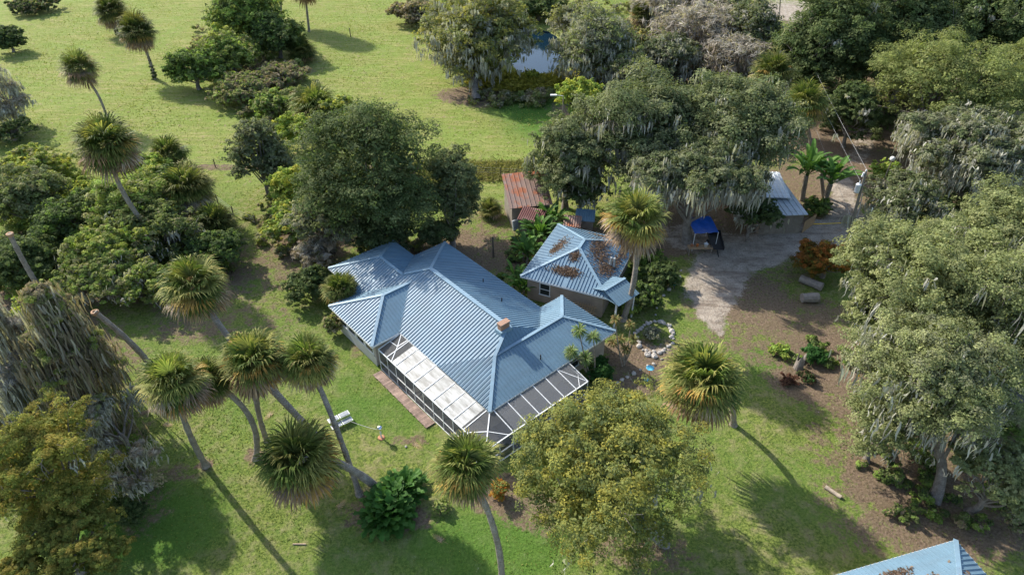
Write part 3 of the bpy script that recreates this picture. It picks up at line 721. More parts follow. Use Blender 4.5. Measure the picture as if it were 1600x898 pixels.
# ------------------------------------------------ guest hut
W_ = G(813, 431, 2.7); ha = math.atan2(-.40, .915)
hut = thing("guest_hut", "square tan hut with blue metal hip roof strewn with brown leaves", "house", (W_.x, W_.y, 0), ha)
rm, cb, fb = MB(), MB(), MB(); hip_roof(0, 8.1, 0, 9.6, 2.7, .40, rm, cb, (1, 1), 'y', fb)
M_BLUED = roof_mat("littered_blue_roof", (.13, .22, .295), debris=0)
rm.build("roof", M_BLUED, hut); cb.build("ridge_cap", M_BLUE_CAP, hut); fb.build("fascia", M_WHITE, hut)
wb = MB(); wb.box((4.05, 4.8, 1.28), (7.1, 8.6, 2.76)); wb.build("wall", simple("tan_wall", (.33, .26, .20), .85, var=.2, scale=1.5), hut)
window(hut, 2.2, .5, 1.5, .95, 1.25, 'y-'); window(hut, 8.0-.4, 3.0, 1.5, .95, 1.25, 'x+'); window(hut, .5, 5, 1.5, .95, 1.25, 'x-')
vp = MB(); vp.tube([(1.9, 1.2, 2.9), (1.9, 1.2, 3.5)], .05, 8); vp.build("vent_pipe", M_BLACK, hut)
fp = MB()
for x in (7.05, 7.35): fp.tube([(x, 4.2, 3.0), (x, 4.2, 4.0)], .10, 10)
fp.build("flue_pipe", M_GREYTIN, hut)
# leaf litter lying on the roof as real leaves
lm = MB()
def litter(mb, pts, n_, z0, pitch, zfun, rad_):
    k = n_; i = rng.integers(0, len(pts), k); p = np.array(pts)[i]
    xy = p[:, :2]+rng.normal(0, 1, (k, 2))*p[:, 2:4]
    z = np.array([zfun(a, b) for a, b in xy])+rng.uniform(.02, .09, k)
    nor = nrm(rng.normal(0, .35, (k, 3))+np.array((0, 0, 1.)))
    C = pick([(.15, .105, .075), (.23, .17, .125), (.09, .065, .05), (.19, .125, .085)], k)*rng.uniform(.8, 1.2, (k, 1))
    leaves(mb, np.column_stack([xy, z]), nor, .17, .6, C)
def hutz(x, y):
    return 2.7+.40*max(-.1, min(x, 8.1-x, y, 9.6-y))
litter(lm, [(3.9, 1.5, .55, .22), (3.4, 1.35, .5, .18), (4.3, 1.45, .3, .2), (4.0, 3.1, .22, .25), (2.0, 5.0, .3, .6), (1.7, 4.2, .2, .4), (5.4, 5.2, .35, .7), (6.2, 4.6, .35, .7), (6.8, 3.2, .35, .5), (5.4, 6.3, .4, .5), (6.0, 8.6, 1.0, .25), (7.2, 4.2, .2, .8), (7.5, 6.5, .2, .9)], 5200, 2.7, .4, hutz, .5)
struct(tag(lm.build("leaf_litter", M_LEAF, None), "brown fallen leaves lying on the blue hut roof", "leaf litter"), "stuff")
bpy.data.objects["leaf_litter"].location = hut.location; bpy.data.objects["leaf_litter"].rotation_euler = hut.rotation_euler
lt = MB()
for i in range(9):
    lt.bar((-.9+i*.22, 0, 0), (-.75+i*.22, 0, 1.5), .05, .05)
for z in (.3, .8, 1.3): lt.bar((-1, .03, z), (1.2, .03, z), .05, .05)
lo = lt.build("lattice_panel", M_PLY); q = hut.matrix_world
dv = Vector((math.cos(ha), math.sin(ha))); lo.location = (W_.x+dv.x*5.8+.1, W_.y+dv.y*5.8-.4, 0); lo.rotation_euler = (-.35, 0, ha); tag(lo, "brown lattice panel leaning on the tan hut wall", "trellis")

# ------------------------------------------------ barn with rusty roof and lean-to
def quad_shed(name, label, cat, A, B, C, hA, hC, roofmat, wallmat, thick=.06, overh=.25, ribs=.35, partn="roof", group=None, walls=True):
    """A low corner, B low corner (eave A-B), C high corner above A side; world XY Vectors"""
    root = thing(name, label, cat, (A.x, A.y, 0), math.atan2(B.y-A.y, B.x-A.x), group)
    L = (B-A).length; ang = math.atan2(B.y-A.y, B.x-A.x)
    ex = Vector((math.cos(ang), math.sin(ang))); ey = Vector((-math.sin(ang), math.cos(ang))); D = (Vector((C.x-A.x, C.y-A.y))).dot(ey)
    r_ = MB(); rib_poly(r_, [(0, 0, hA), (L, 0, hA), (L, D, hC), (0, D, hC)], (0, -1 if hC > hA else 1, -.3), ribs)
    r_.poly([(0, 0, hA-thick), (L, 0, hA-thick), (L, D, hC-thick), (0, D, hC-thick)])
    r_.bar((0, 0, hA-thick/2), (L, 0, hA-thick/2), .03, thick); r_.build(partn, roofmat, root)
    if walls:
        w0 = overh; V = [(w0, w0, 0), (L-w0, w0, 0), (L-w0, D-w0, 0), (w0, D-w0, 0), (w0, w0, hA-.07), (L-w0, w0, hA-.07), (L-w0, D-w0, hC-.12), (w0, D-w0, hC-.12)]
        wq = MB(); wq.arr(V, [(0, 1, 5, 4), (1, 2, 6, 5), (2, 3, 7, 6), (3, 0, 4, 7)]); wq.build("wall", wallmat, root)
    return root
M_SHEDW = simple("old_board_wall", (.19, .165, .135), .9, var=.3, scale=2)
A = G(797, 326, 2.5).xy; B = G(862, 319, 2.5).xy; C = G(852, 268, 4.0).xy
ang = math.atan2(B.y-A.y, B.x-A.x); ey = Vector((-math.sin(ang), math.cos(ang))); Cx = A+ey*((C-A).dot(ey))
bl = A; L_ = 4.6; B = A+(B-A).normalized()*L_
barn = quad_shed("rusty_barn", "old shed with rust-red tin roof half hidden under the oak", "shed", A.to_3d(), B.to_3d(), Cx.to_3d(), 2.5, 4.2, M_RUST, M_SHEDW, ribs=.5)
A = G(808, 342, 2.1).xy; B = G(845, 350, 2.1).xy; C = G(824, 324, 2.6).xy
ang = math.atan2(B.y-A.y, B.x-A.x); ey = Vector((-math.sin(ang), math.cos(ang))); Cx = A+ey*((C-A).dot(ey))
quad_shed("garden_shed", "little olive shed with dark red ribbed tin roof in front of the rusty barn", "shed", A.to_3d(), B.to_3d(), Cx.to_3d(), 2.1, 2.7, M_REDTIN, simple("olive_wall", (.20, .18, .12), .85), ribs=.22, overh=.1)
wp = G(806, 352, .9); b_ = MB(); b_.box((0, 0, .55), (.9, .08, 1.1)); b_.box((0, -.05, .55), (.7, .03, .85), 0, (.3, .35, .45)); o = b_.build("window_sash", simple("white_blue_paint", (.65, .68, .72), .5, tint=True)); o.location = G(807, 358); o.rotation_euler = (-.15, 0, .6); tag(o, "old white framed window sash leaning against the olive shed", "window")
for (px, py, s_, mt, lb) in ((906, 338, 2.0, M_BLUE, "tiny lean-to with blue metal roof behind the guest hut"), (887, 347, 1.8, M_RUST, "tiny box shed with rusty brown roof behind the guest hut")):
    a = G(px-8, py+6, 2.0); quad_shed("storage_box", lb, "shed", a, a+Vector((s_, -.3, 0)), a+Vector((.3, s_*.9, 0)), 2.0, 2.35, mt, M_SHEDW, ribs=.25, overh=.12)

# ------------------------------------------------ carport and grey roofs
A = G(1206, 307, 2.9); B = G(1236, 309, 2.9); C = G(1237, 273, 3.3)
quad_shed("carport", "white ribbed metal carport roof beside the tall bird-of-paradise plants", "carport", A-Vector((2.2, 0, 0)), B, B+Vector((-.3, 5.2, 0)), 2.9, 3.25, M_WHITETIN, M_SHEDW, ribs=.45, walls=False)
rt = bpy.data.objects["carport"]
for x, y in ((.2, .2), (4.2, .2), (.2, 4.8), (4.2, 4.8)):
    q = MB(); q.box((x, y, 1.42), (.1, .1, 2.84)); q.build("post", M_WHITE, rt)
A = G(1213, 338, 2.4); B = G(1263, 335, 2.4)
quad_shed("workshop", "low shed with weathered grey metal roof beside the white carport", "shed", A-Vector((1.5, 0, 0)), B, B+Vector((0, 7.0, 0)), 2.4, 2.75, M_GREYTIN, M_SHEDW, ribs=.6)
a = G(1252, 364); b = G(1271, 350); q = MB(); q.poly([(0, 0, 0), (b.x-a.x, b.y-a.y, 0), (b.x-a.x, b.y-a.y, 1.25), (0, 0, 1.45)]); q.poly([(.03, -.03, 0), (b.x-a.x+.03, b.y-a.y-.03, 0), (b.x-a.x+.03, b.y-a.y-.03, 1.25), (.03, -.03, 1.45)])
o = q.build("plywood_sheet", M_PLY); o.location = a; tag(o, "upright brown plywood sheet at the corner of the grey workshop", "board")
# bottom right building
C0 = G(1493, 843, 2.7); e1 = (G(1305, 898, 2.7)-C0).normalized(); ang = math.atan2(e1.y, e1.x)
br = thing("guest_cottage", "blue metal hip roof building cut off by the bottom right edge", "house", (C0.x, C0.y, 0), ang)
sg = 1
rm, cb, fb = MB(), MB(), MB(); hip_roof(0, 11, 0, 7.4, 2.7, .36, rm, cb, (1, 1), 'x', fb); rm.build("roof", M_BLUE, br); cb.build("ridge_cap", M_BLUE_CAP, br); fb.build("fascia", M_WHITE, br)
wb = MB(); wb.box((5.5, 3.7, 1.28), (10, 6.4, 2.76)); wb.build("wall", M_WALL, br); window(br, 3, .5, 1.5, 1, 1.2, 'y-'); window(br, 8, .5, 1.5, 1, 1.2, 'y-')
lm = MB(); litter(lm, [(1.5, 3.0, .35, .5), (2.6, 5.2, .35, .3), (5.2, 1.0, .5, .15), (3.4, 2.2, .15, .3)], 1100, 0, 0, lambda x, y: 2.7+.36*max(-.1, min(x, 11-x, y, 7.4-y)), 1)
o = lm.build("roof_leaves", M_LEAF); o.location = br.location; o.rotation_euler = br.rotation_euler; struct(tag(o, "brown leaves on the blue roof at the bottom right", "leaf litter"), "stuff")
a = G(1498, 628, 2.6); b = G(1542, 660, 2.6)
quad_shed("lean_to", "grey-brown panel roof glimpsed under the big mossy oak on the right", "shed", a, b, a+Vector((3.5, 2.6, 0)), 2.6, 3.0, simple("brown_grey_roof", (.20, .185, .175), .7), M_SHEDW, ribs=1.0)

# ------------------------------------------------ yard objects
# blue tarp canopy
cp = thing("tarp_canopy", "bright blue tarp canopy on thin poles by the dirt drive", "canopy", G(1092, 380), .12)
tp = MB(); nx = 8; V = []
for i in range(nx+1):
    for j in range(nx+1):
        u, v = i/nx, j/nx; V.append(((u-.5)*2.5, (v-.5)*2.7, 2.1-.10*math.sin(u*math.pi)*math.sin(v*math.pi)*2+.25*v+.05*math.sin(u*17+v*5)))
idx = lambda i, j: i*(nx+1)+j
tp.arr(V, [(idx(i, j), idx(i+1, j), idx(i+1, j+1), idx(i, j+1)) for i in range(nx) for j in range(nx)]); tp.build("tarp", M_TARP, cp, smooth=True)
for x, y, z in ((-1.2, -1.3, 2.1), (1.2, -1.3, 2.1), (-1.2, 1.3, 2.35), (1.2, 1.3, 2.35)):
    q = MB(); q.tube([(x, y, 0), (x, y, z)], .03, 6); q.build("pole", M_WHITE, cp)
bn = thing("work_bench", "wooden bench with orange and white items in front of the blue tarp", "bench", G(1092, 396), .0)
q = MB(); q.box((0, 0, .8), (2.4, .7, .08)); q.build("bench_top", M_PLY, bn)
for x in (-1.1, 1.1):
    for y in (-.28, .28): q = MB(); q.box((x, y, .38), (.08, .08, .76)); q.build("leg", M_WOOD, bn)
for x, y, s_, mt, nm, lb in ((-.3, .05, .3, M_ORANGE, "bucket", "orange bucket standing on the wooden bench"), (.55, 0, .42, M_WHITE, "tub", "white plastic tub standing on the wooden bench"), (-.85, .02, .3, M_TERRA, "flower_pot", "red clay pot standing at the left end of the bench")):
    q = MB(); q.lathe([(0, 0), (s_*.38, 0), (s_*.5, s_*.75), (s_*.54, s_*.78), (s_*.45, s_*.76), (s_*.34, .05), (0, .05)], (0, 0, 0), 14); o = q.build(nm, mt, smooth=True); bb = G(1092, 396); o.location = (bb.x+x, bb.y+y, .845); tag(o, lb, nm.replace('_', ' '))
tr = thing("utility_trailer", "long low black trailer parked beside the blue tarp canopy", "trailer", G(1116, 384), -.12)
q = MB(); q.box((0, 0, .62), (1.3, 3.2, .08)); q.box((-.64, 0, .8), (.05, 3.2, .3)); q.box((.64, 0, .8), (.05, 3.2, .3)); q.box((0, 1.58, .8), (1.23, .05, .3)); q.bar((0, -1.6, .58), (0, -2.7, .5), .1, .1); q.build("bed", M_BLACK, tr)
for x in (-.74, .74):
    q = MB(); a_ = np.linspace(0, 2*math.pi, 19); q.tube([(x-.08, 0, .33), (x+.08, 0, .33)], .33, 18); o = q.build("wheel", M_BLACK, tr)
    q = MB(); q.tube([(x-.1, 0, .33), (x+.1, 0, .33)], .15, 12); q.build("rim", M_WHITE, o)
# utility pole
pb = G(1322, 383); pt = onY(1353, 268, pb.y); lean = 0.0
pol = thing("utility_pole", "leaning wooden utility pole with grey transformer and cables beside the drive", "utility pole", pb)
tv = np.array(pt-pb); H_ = tv[2]
q = MB(); q.tube(curve((0, 0, -.2), tv, (0, 0, 0), 6), np.linspace(.17, .115, 6), 10); q.build("pole", M_POLE, pol, smooth=True)
def onpole(f): return tv*f
p = onpole(.80)
q = MB(); q.lathe([(0, -.5), (.24, -.5), (.25, -.42), (.25, .3), (.27, .34), (.2, .42), (0, .45)], p+np.array((-.42, -.1, 0)), 16); to = q.build("transformer", M_WHITE, pol, smooth=True)
q = MB(); q.tube([p+np.array((-.42, -.1, .42)), p+np.array((-.42, -.1, .75))], [.06, .04], 8); q.build("bushing", M_WHITE, to)
q = MB(); q.tube([p+np.array((-.35, -.05, 1.15)), p+np.array((-.3, -.05, 1.6))], [.1, .09], 8); q.bar(p+np.array((-.35, 0, 1.3)), onpole(.95), .06, .06); q.build("fuse_cutout", M_WHITE, pol)
q = MB(); q.bar(p+np.array((-.3, 0, .1)), p, .08, .1); q.bar(p+np.array((-.3, 0, -.3)), p+np.array((.05, 0, -.3)), .08, .1); q.build("bracket", M_WIRE, pol)
q = MB(); q.lathe([(0, 0), (.07, .02), (.09, .1), (.06, .2), (0, .22)], tv, 10); q.build("insulator", M_WHITE, pol)
q = MB(); q.tube([np.array((.25, 0, H_*.72))+tv*0+np.array((tv[0]*.72, 0, 0)), (tv[0]*.5+.3, -.1, H_*.5), (tv[0]*.2+.15, -.1, 0)], .045, 6); q.build("conduit", M_WIRE, pol)
def wire(a, b, sag, r=.02, k=20):
    a = np.array(a); b = np.array(b); t = np.linspace(0, 1, k)[:, None]; return a*(1-t)+b*t-np.array((0, 0, 1))*4*sag*t*(1-t)
far = G(1217, 31); fp_ = onY(1220, -8, far.y)
fpole = thing("distant_pole", "thin wooden power pole far off at the top edge", "utility pole", far)
q = MB(); q.tube([(0, 0, 0), tuple(np.array(fp_-far))], [.15, .10], 8); q.build("pole", M_POLE, fpole)
q = MB(); q.bar(np.array(fp_-far)+np.array((-.9, 0, -.5)), np.array(fp_-far)+np.array((.9, 0, -.5)), .1, .12); q.build("cross_arm", M_POLE, fpole)
ptv = np.array(pt)
wires = [("topmost thin power cable between the two poles", ptv+(0, 0, .2), np.array(fp_)+(.3, 0, .1), .7),
         ("middle thin power cable running to the transformer", ptv+(-.3, 0, -.9), np.array(fp_)+(.1, 0, -.5), 1.1),
         ("lower pale service cable crossing in front of the palms", np.array(onY(1328, 335, pb.y)), np.array(fp_)+(-.8, 0, -.5), 1.3)]
for lb, a, b, s_ in wires:
    q = MB(); q.tube(wire(a, b, s_), .011, 5); tag(q.build("power_line", M_WIRE), lb, "cable", "power lines")
ms = MB(); moss_strands(ms, [np.array(onY(1328, 335, pb.y))+(0, 0, -.1)], 1.6, .06, per=22, spread=.25); tag(ms.build("moss_clump", M_MOSS), "grey moss clump hanging where the service cable meets the utility pole", "moss")
ms = MB(); c_ = wires[1]; pw = wire(c_[1], c_[2], c_[3]); moss_strands(ms, [pw[3]], 1.0, .07, per=10, spread=.12); tag(ms.build("moss_clump", M_MOSS), "lone tuft of grey moss hanging on the power cable above the drive", "moss")
ms = MB(); moss_strands(ms, [np.array(pb)+(1.4, .3, 4.0), np.array(pb)+(1.6, .3, 3.4)], 2.3, .07, per=18, spread=.14); ms.tube([np.array(pb)+(1.5, .3, 0), np.array(pb)+(1.5, .3, 4.2)], .05, 6); tag(ms.build("moss_clump", M_MOSS), "long moss curtain on a thin stake right of the utility pole", "moss")
# lamp posts
def lamp(label, bx, by, tx, ty, globe=True, dr=-1, grp="yard lamps"):
    b = G(bx, by); t = onY(tx, ty, b.y); v = np.array(t-b)
    r = thing("lamp_post", label, "lamp post", b, 0, grp); q = MB(); q.tube([(0, 0, 0), tuple(v)], [.08, .055], 8); q.build("post", M_POLE, r)
    q = MB()
    if globe: q.lathe([(0, .42), (.22, .36), (.3, .2), (.27, .0), (.12, -.1), (0, -.1)], v+(0, 0, 0), 14); q.build("lamp_head", M_WHITE, r, smooth=True)
    else: q.bar(v, v+(dr*1.0, -.1, .15), .05, .05); q.box(v+(dr*1.15, -.1, .13), (.75, .28, .14)); q.build("lamp_head", M_WHITE, r)
lamp("slim pole with a round white lamp head right of the transformer pole", 1376, 294, 1394, 250)
lamp("street lamp with flat white head rising between oak and pond", 879, 250, 880, 150, False)
# yellow tape
a = G(1271, 350, .9); b = G(1400, 341, 1.0); q = MB(); pts = wire(a, b, .12, k=14); 
for i in range(13): q.bar(pts[i], pts[i+1], .02, .09)
tag(q.build("barrier_tape", M_YEL), "yellow caution tape stretched across the drive behind the pole", "tape")
a = G(1342, 588); b = onY(1343, 535, a.y); q = MB(); q.tube([a, b], .05, 6); tag(q.build("guy_wire_marker", M_YEL), "tall thin bright yellow marker pole under the oak", "marker")
# logs
def log(label, px, py, L, r, az, z=None, grp=None, col=(1, 1, 1)):
    g = G(px, py); q = MB(); d = np.array((math.cos(az), math.sin(az), 0)); k = 8
    pts = [d*(t-.5)*L+np.array((0, 0, r*.9)) for t in np.linspace(0, 1, k)]; q.tube(pts, r*rng.uniform(.88, 1.1, k), 10, col)
    q.arr(q.V[0][:10], np.arange(10)[None], col); o = q.build("log", M_WOOD); o.location = g; tag(o, label, "log", grp)
log("weathered grey log angled beside the red-brown bush", 1266, 446, 2.1, .38, -.75)
log("shorter grey log lying nearest the lawn, below the angled one", 1264, 470, 1.5, .42, .05)
log("pale fallen limb on the lawn where the long palm shadow ends", 1301, 770, 1.1, .14, -.85, col=(1.6, 1.5, 1.35))
log("small pale stick on the lawn below the drooping palm", 468, 850, .8, .05, 0, col=(1.9, 1.6, 1.3))
# stump
st = G(1247, 575); q = MB(); a_ = np.linspace(0, 2*math.pi, 14, endpoint=False); V0 = [(.38*math.cos(t), .38*math.sin(t), 0) for t in a_]; V1 = [(.3*math.cos(t), .3*math.sin(t), .9+.8*max(0, math.sin(3*t+1))) for t in a_]; V2 = [(.2*math.cos(t), .2*math.sin(t), .5+.6*max(0, math.sin(3*t+1))) for t in a_]
q.arr(V0+V1+V2, [(i, (i+1) % 14, 14+(i+1) % 14, 14+i) for i in range(14)]+[(14+i, 14+(i+1) % 14, 28+(i+1) % 14, 28+i) for i in range(14)]); o = q.build("tree_stump", M_WOOD); o.location = st; tag(o, "jagged hollow grey stump in the planted bed", "stump")
# garden stones
def stone_mb(r):
    q = MB(); n1, n2 = 5, 9; V = []
    for i in range(n1+1):
        for j in range(n2):
            ph = math.pi*i/n1; t = 2*math.pi*j/n2; k = r*rng.uniform(.8, 1.15); V.append((k*math.sin(ph)*math.cos(t), k*math.sin(ph)*math.sin(t)*.8, k*.6*math.cos(ph)))
    q.arr(V, [(i*n2+j, i*n2+(j+1) % n2, (i+1)*n2+(j+1) % n2, (i+1)*n2+j) for i in range(n1) for j in range(n2)]); return q
protos = [stone_mb(r).build("garden_stone", M_STONE, smooth=False) for r in (.2, .16, .26)]
first = [True]*3
def stones(pts, label, grp, s=1.0):
    for (px, py) in pts:
        i = rng.integers(3)
        if first[i]: o = protos[i]; first[i] = False
        else: o = protos[i].copy(); COL.objects.link(o)
        g = G(px, py); o.location = (g.x, g.y, .08); o.rotation_euler = (0, 0, rng.uniform(0, 6)); k = s*rng.uniform(.7, 1.25); o.scale = (k, k, k); tag(o, label, "stone", grp)
stones([(1024+28*math.cos(t)+rng.normal(0, 2), 527+24*math.sin(t)+rng.normal(0, 1)) for t in np.linspace(0, 6.28, 34, endpoint=False)], "pale rough stone edging the round garden bed between house and drive", "stones around the round bed")
stones([(1012, 555), (1022, 557), (1030, 552)], "large white stone beside the round garden bed", "white stones by the bed", 1.5)
stones([(960+i*10+rng.normal(0, 2), 600-i*5.2+rng.normal(0, 1.5)) for i in range(8)], "flat grey stone in the row leading from the house corner to the bed", "stones in the curved row", .8)
stones([(1020+i*6+rng.normal(0, 2), 492-i*10+rng.normal(0, 2)) for i in range(8)], "grey stone bordering the dark shrubs beside the drive", "stones by the dark shrubs", .9)
stones([(610+rng.normal(0, 14), 700+rng.normal(0, 3)) for i in range(1)], "single small stone on the lawn near the boardwalk", "lawn stone", .6)
for t in protos:
    if not t.get("label"): bpy.data.objects.remove(t)
# bird baths
def bath(label, px, py, h, r=.32, post=M_ORANGE, bowl=M_LBLUE, nm="bird_bath"):
    g = G(px, py); rt = thing(nm, label, "bird bath", g); q = MB(); q.tube([(0, 0, 0), (0, 0, h)], .035, 8); q.build("post", post, rt)
    q = MB(); q.lathe([(0, h-.03), (r*.7, h), (r, h+.08), (r*.95, h+.09), (r*.65, h+.03), (0, h+.02)], (0, 0, 0), 18); q.build("bowl", bowl, rt, smooth=True)
bath("turquoise bird bath bowl on an orange post in the garden", 1013, 592, 1.15)
bath("low turquoise dish on the ground near the orange post", 1010, 597, .18, .22)
# teal wheelbarrow
wbw = thing("wheelbarrow", "teal wheelbarrow by the dark shrubs at the edge of the drive", "wheelbarrow", G(1051, 447), 1.1)
q = MB(); V = [(-.35, -.28, .35), (.35, -.2, .35), (.35, .2, .35), (-.35, .28, .35), (-.5, -.38, .7), (.55, -.3, .65), (.55, .3, .65), (-.5, .38, .7)]
q.arr(V, [(0, 1, 2, 3), (0, 1, 5, 4), (1, 2, 6, 5), (2, 3, 7, 6), (3, 0, 4, 7)]); q.build("tray", M_TEAL, wbw)
for s_ in (-1, 1):
    q = MB(); q.bar((.7, .05*s_, .25), (-1.0, .3*s_, .5), .05, .05); q.build("handle", M_WOOD, wbw); q = MB(); q.bar((-.35, .25*s_, .4), (-.4, .25*s_, 0), .04, .04); q.build("leg", M_BLACK, wbw)
q = MB(); q.tube([(.75, -.05, .2), (.75, .05, .2)], .2, 14); q.build("wheel", M_BLACK, wbw)
# solar panels and gazing ball on the lawn
sp = thing("solar_panel", "pair of small white framed panels on the lawn beneath the palms", "solar panel", G(533, 662), .62)
for i, s_ in enumerate((-1, 1)):
    for j in (-1, 1):
        q = MB(); q.box((s_*.42, j*.24, .45+j*.12), (.78, .44, .03)); o = q.build("panel", M_WHITE, sp); o2 = MB(); o2.box((s_*.42, j*.24, .48+j*.12), (.66, .34, .02)); o2.build("cells", simple("pale_glass%d%d" % (i, j+1), (.30, .32, .34), .2, spec=.6), o)
q = MB(); q.bar((-.8, 0, .43), (.8, 0, .43), .05, .05); q.bar((0, 0, 0), (0, 0, .42), .07, .07, up=(1, 0, 0)); q.build("stand", M_WOOD, sp)
gb = thing("gazing_ball", "mirror ball on a short white post with terracotta base on the lawn", "garden ornament", G(596, 684))
q = MB(); q.lathe([(0, 0), (.26, 0), (.26, .06), (.2, .1), (0, .1)], (0, 0, 0), 18); q.build("base", M_TERRA, gb)
q = MB(); q.tube([(0, 0, .1), (0, 0, .85)], .06, 8); q.build("post", M_WHITE, gb)
q = MB(); q.lathe([(.22*math.sin(t), 1.05-.22*math.cos(t)) for t in np.linspace(.05, 3.1, 12)], (0, 0, 0), 18); q.build("ball", M_CHROME, gb, smooth=True)
a = np.array(G(543, 656, .5)); b = np.array(G(596, 684))+(0, 0, .85); q = MB(); q.tube(wire(a, b, .1, k=8), .018, 5); tag(q.build("cord", M_WIRE), "thin pale cord between the white panels and the mirror ball", "cord")
# fences
def fence(label, pts, n_, h=1.1, nm="wire_fence"):
    W = [np.array(G(*p)) for p in pts]; rt = thing(nm, label, "fence", W[0]); seg = [np.linalg.norm(W[i+1]-W[i]) for i in range(len(W)-1)]; T = sum(seg); P = []
    for k in range(n_):
        s_ = T*k/(n_-1); i = 0
        while i < len(seg)-1 and s_ > seg[i]: s_ -= seg[i]; i += 1
        P.append(W[i]+(W[i+1]-W[i])*min(1, s_/seg[i])-W[0])
    for p in P:
        q = MB(); t = p+(rng.normal(0, .04), 0, h*rng.uniform(.9, 1.1)); q.tube([p-(0, 0, .1), t], .06, 6); q.build("post", M_DARKBARK, rt)
    q = MB()
    for z in (.4, .7, 1.0):
        for a, b in zip(P[:-1], P[1:]): q.tube([a+(0, 0, z), b+(0, 0, z)], .012, 4)
    q.build("wire", M_WIRE, rt)
fence("wire fence with thin posts along the far edge of the yard", [(300, 262), (560, 263), (820, 277)], 15)
fence("short wire fence ending beside the palmetto thicket on the left", [(318, 300), (372, 342), (400, 352)], 4)
for lb, px, py, h in (("lone dark post standing in the yard behind the guest hut", 771, 402, 2.4), ("short dark post alone in the pasture", 548, 58, 1.6)):
    q = MB(); q.tube([(0, 0, -.1), (-.03, 0, h)], [.09, .075], 8); o = q.build("wooden_post", M_DARKBARK); o.location = G(px, py); tag(o, lb, "post")
# satellite dish behind roof
sd_ = thing("satellite_dish", "grey satellite dish on a pole behind the back corner of the house", "satellite dish", G(712, 392)); q = MB(); q.tube([(0, 0, 0), (0, 0, 1.6)], .04, 8); q.build("mast", M_WIRE, sd_)
q = MB(); q.lathe([(0, 0), (.2, .03), (.4, .14), (.42, .15), (.2, .05), (0, .02)], (0, 0, 0), 18); o = q.build("dish", M_GREYTIN, sd_, smooth=True); o.location = (0, 0, 1.65); o.rotation_euler = (-.9, 0, .9)
# =VEG=
exec_veg = True
PG = "sabal palms around the lawn"
palm("tall palm with dark crown in front of the pasture, second from the left edge", 122, 101, 33, 168, 190, 0, (.6, 0, 0), .17, .25, .6, .8, 36)
palm("very tall curving palm with grey-green crown above the left thicket", 165, 218, 55, 268, 400, 0, (-1.2, 0, .6), .22, .2, 1.1, .85)
palm("palm with yellow-tipped round crown at the right edge of the thicket", 302, 441, 58, 505, 690, 4.2, (-.9, 0, .9), .22, .8, .7)
palm("leftmost crown of the lawn palm cluster, trunk down to the lawn", 270, 590, 58, 322, 727, -2.6, (-.3, 0, .2), .19, .7, 1.1)
palm("palm half hidden behind the leftmost lawn palm, with bowed trunk", 322, 590, 42, 399, 716, -1.2, (1.2, 0, .7), .19, .4, 1.2, .7)
palm("middle palm of the lawn cluster with the roundest golden crown", 395, 558, 60, 418, 690, -1.6, (-.3, 0, 0), .17, .7, 1.1)
palm("right palm of the lawn cluster with long drooping crown nearest the house", 480, 558, 50, 562, 772, 3.2, (.1, 0, .5), .18, .5, 1.3)
palm("ragged drooping palm low over the lawn with thick arching trunk", 465, 712, 72, 594, 764, -1.4, (-.2, 0, 1.5), .24, .6, 1.5, .9)
palm("palm in front of the porch corner with trunk leaving the bottom edge", 728, 722, 62, 784, 912, .8, (.5, 0, 0), .18, .35, .8)
palm("tall golden palm beside the guest hut with straight pale trunk", 995, 338, 56, 973, 500, 0, (.5, 0, 0), .24, .8, 1.3)
palm("big green palm right of the front oak, casting a long shadow", 1100, 588, 74, 1146, 664, -2.3, (.7, .5, .3), .2, .35, .7, 1.1, 52)
palm("yellowish palm beside the power lines among dark oaks", 1258, 156, 42, 1272, 250, 0, (0, 0, 0), .2, .7, 1.1)
palm("dark green palm squeezed between the oaks left of the power lines", 1208, 108, 38, 1215, 200, 0, (0, 0, 0), .2, .15, .8, .75)
palm("dark palm with vine-covered trunk in the pasture", 212, 44, 33, 242, 124, 0, (.3, 0, 0), .22, .15, 1.2, .6, vines=True)
palm("dark palm behind the vine-covered one at the top of the pasture", 172, 14, 30, 184, 55, 0, (0, 0, 0), .2, .15, 1, .6, vines=True)
palm("small dark palm among brown shrubs near the pond", 1003, 20, 22, 1003, 60, 0, (0, 0, 0), .18, .2, 1, .6)
palm("palm whose slim trunk rises out of the top of the frame", 474, -30, 34, 483, 50, 0, (0, 0, 0), .2, .2, .8, .7)
palm("second slim palm trunk at the top edge, left of the other", 436, -45, 32, 440, 38, 0, (0, 0, 0), .17, .2, .8, .7)
palm("headless palm trunk at the left edge rising out of dark shrubs", 15, 365, 0, 82, 480, 0, (-.2, 0, 0), .22, headless=True)
palm("headless bent palm trunk with hollow cut top on the lawn", 148, 487, 0, 236, 572, 0, (.5, 0, -.4), .22, headless=True)
# low palms and palmettos
palm("large low palm in the thicket beneath the tall curving palm", 290, 290, 48, 300, 345, 0, (0, 0, 0), .2, .2, .4, .85, nfr=50)
palm("smaller low palm behind the thicket near the fence", 262, 238, 34, 266, 275, 0, (0, 0, 0), .2, .2, .3, .8)
palm("dark green palmetto low in the thicket at its right side", 335, 345, 38, 337, 372, 0, (0, 0, 0), .2, .1, .3, .75)
palm("low palm with several heads beside the yellow-green shrubs in the pasture", 492, 165, 45, 497, 200, 0, (0, 0, 0), .2, .2, .4, 1.0, 54)
palm("young palm pressed against the left wing of the house", 532, 448, 33, 532, 492, 0, (0, 0, 0), .15, .2, .3, .9)
palm("palmetto at the foot of the dark clump in the pasture", 470, 78, 27, 470, 96, 0, (0, 0, 0), .15, .05, .2, .6, name="palmetto")
palm("small palmetto by the yard fence right of the dark oaks", 766, 325, 22, 766, 338, 0, (0, 0, 0), .12, .1, .2, .8, name="palmetto")
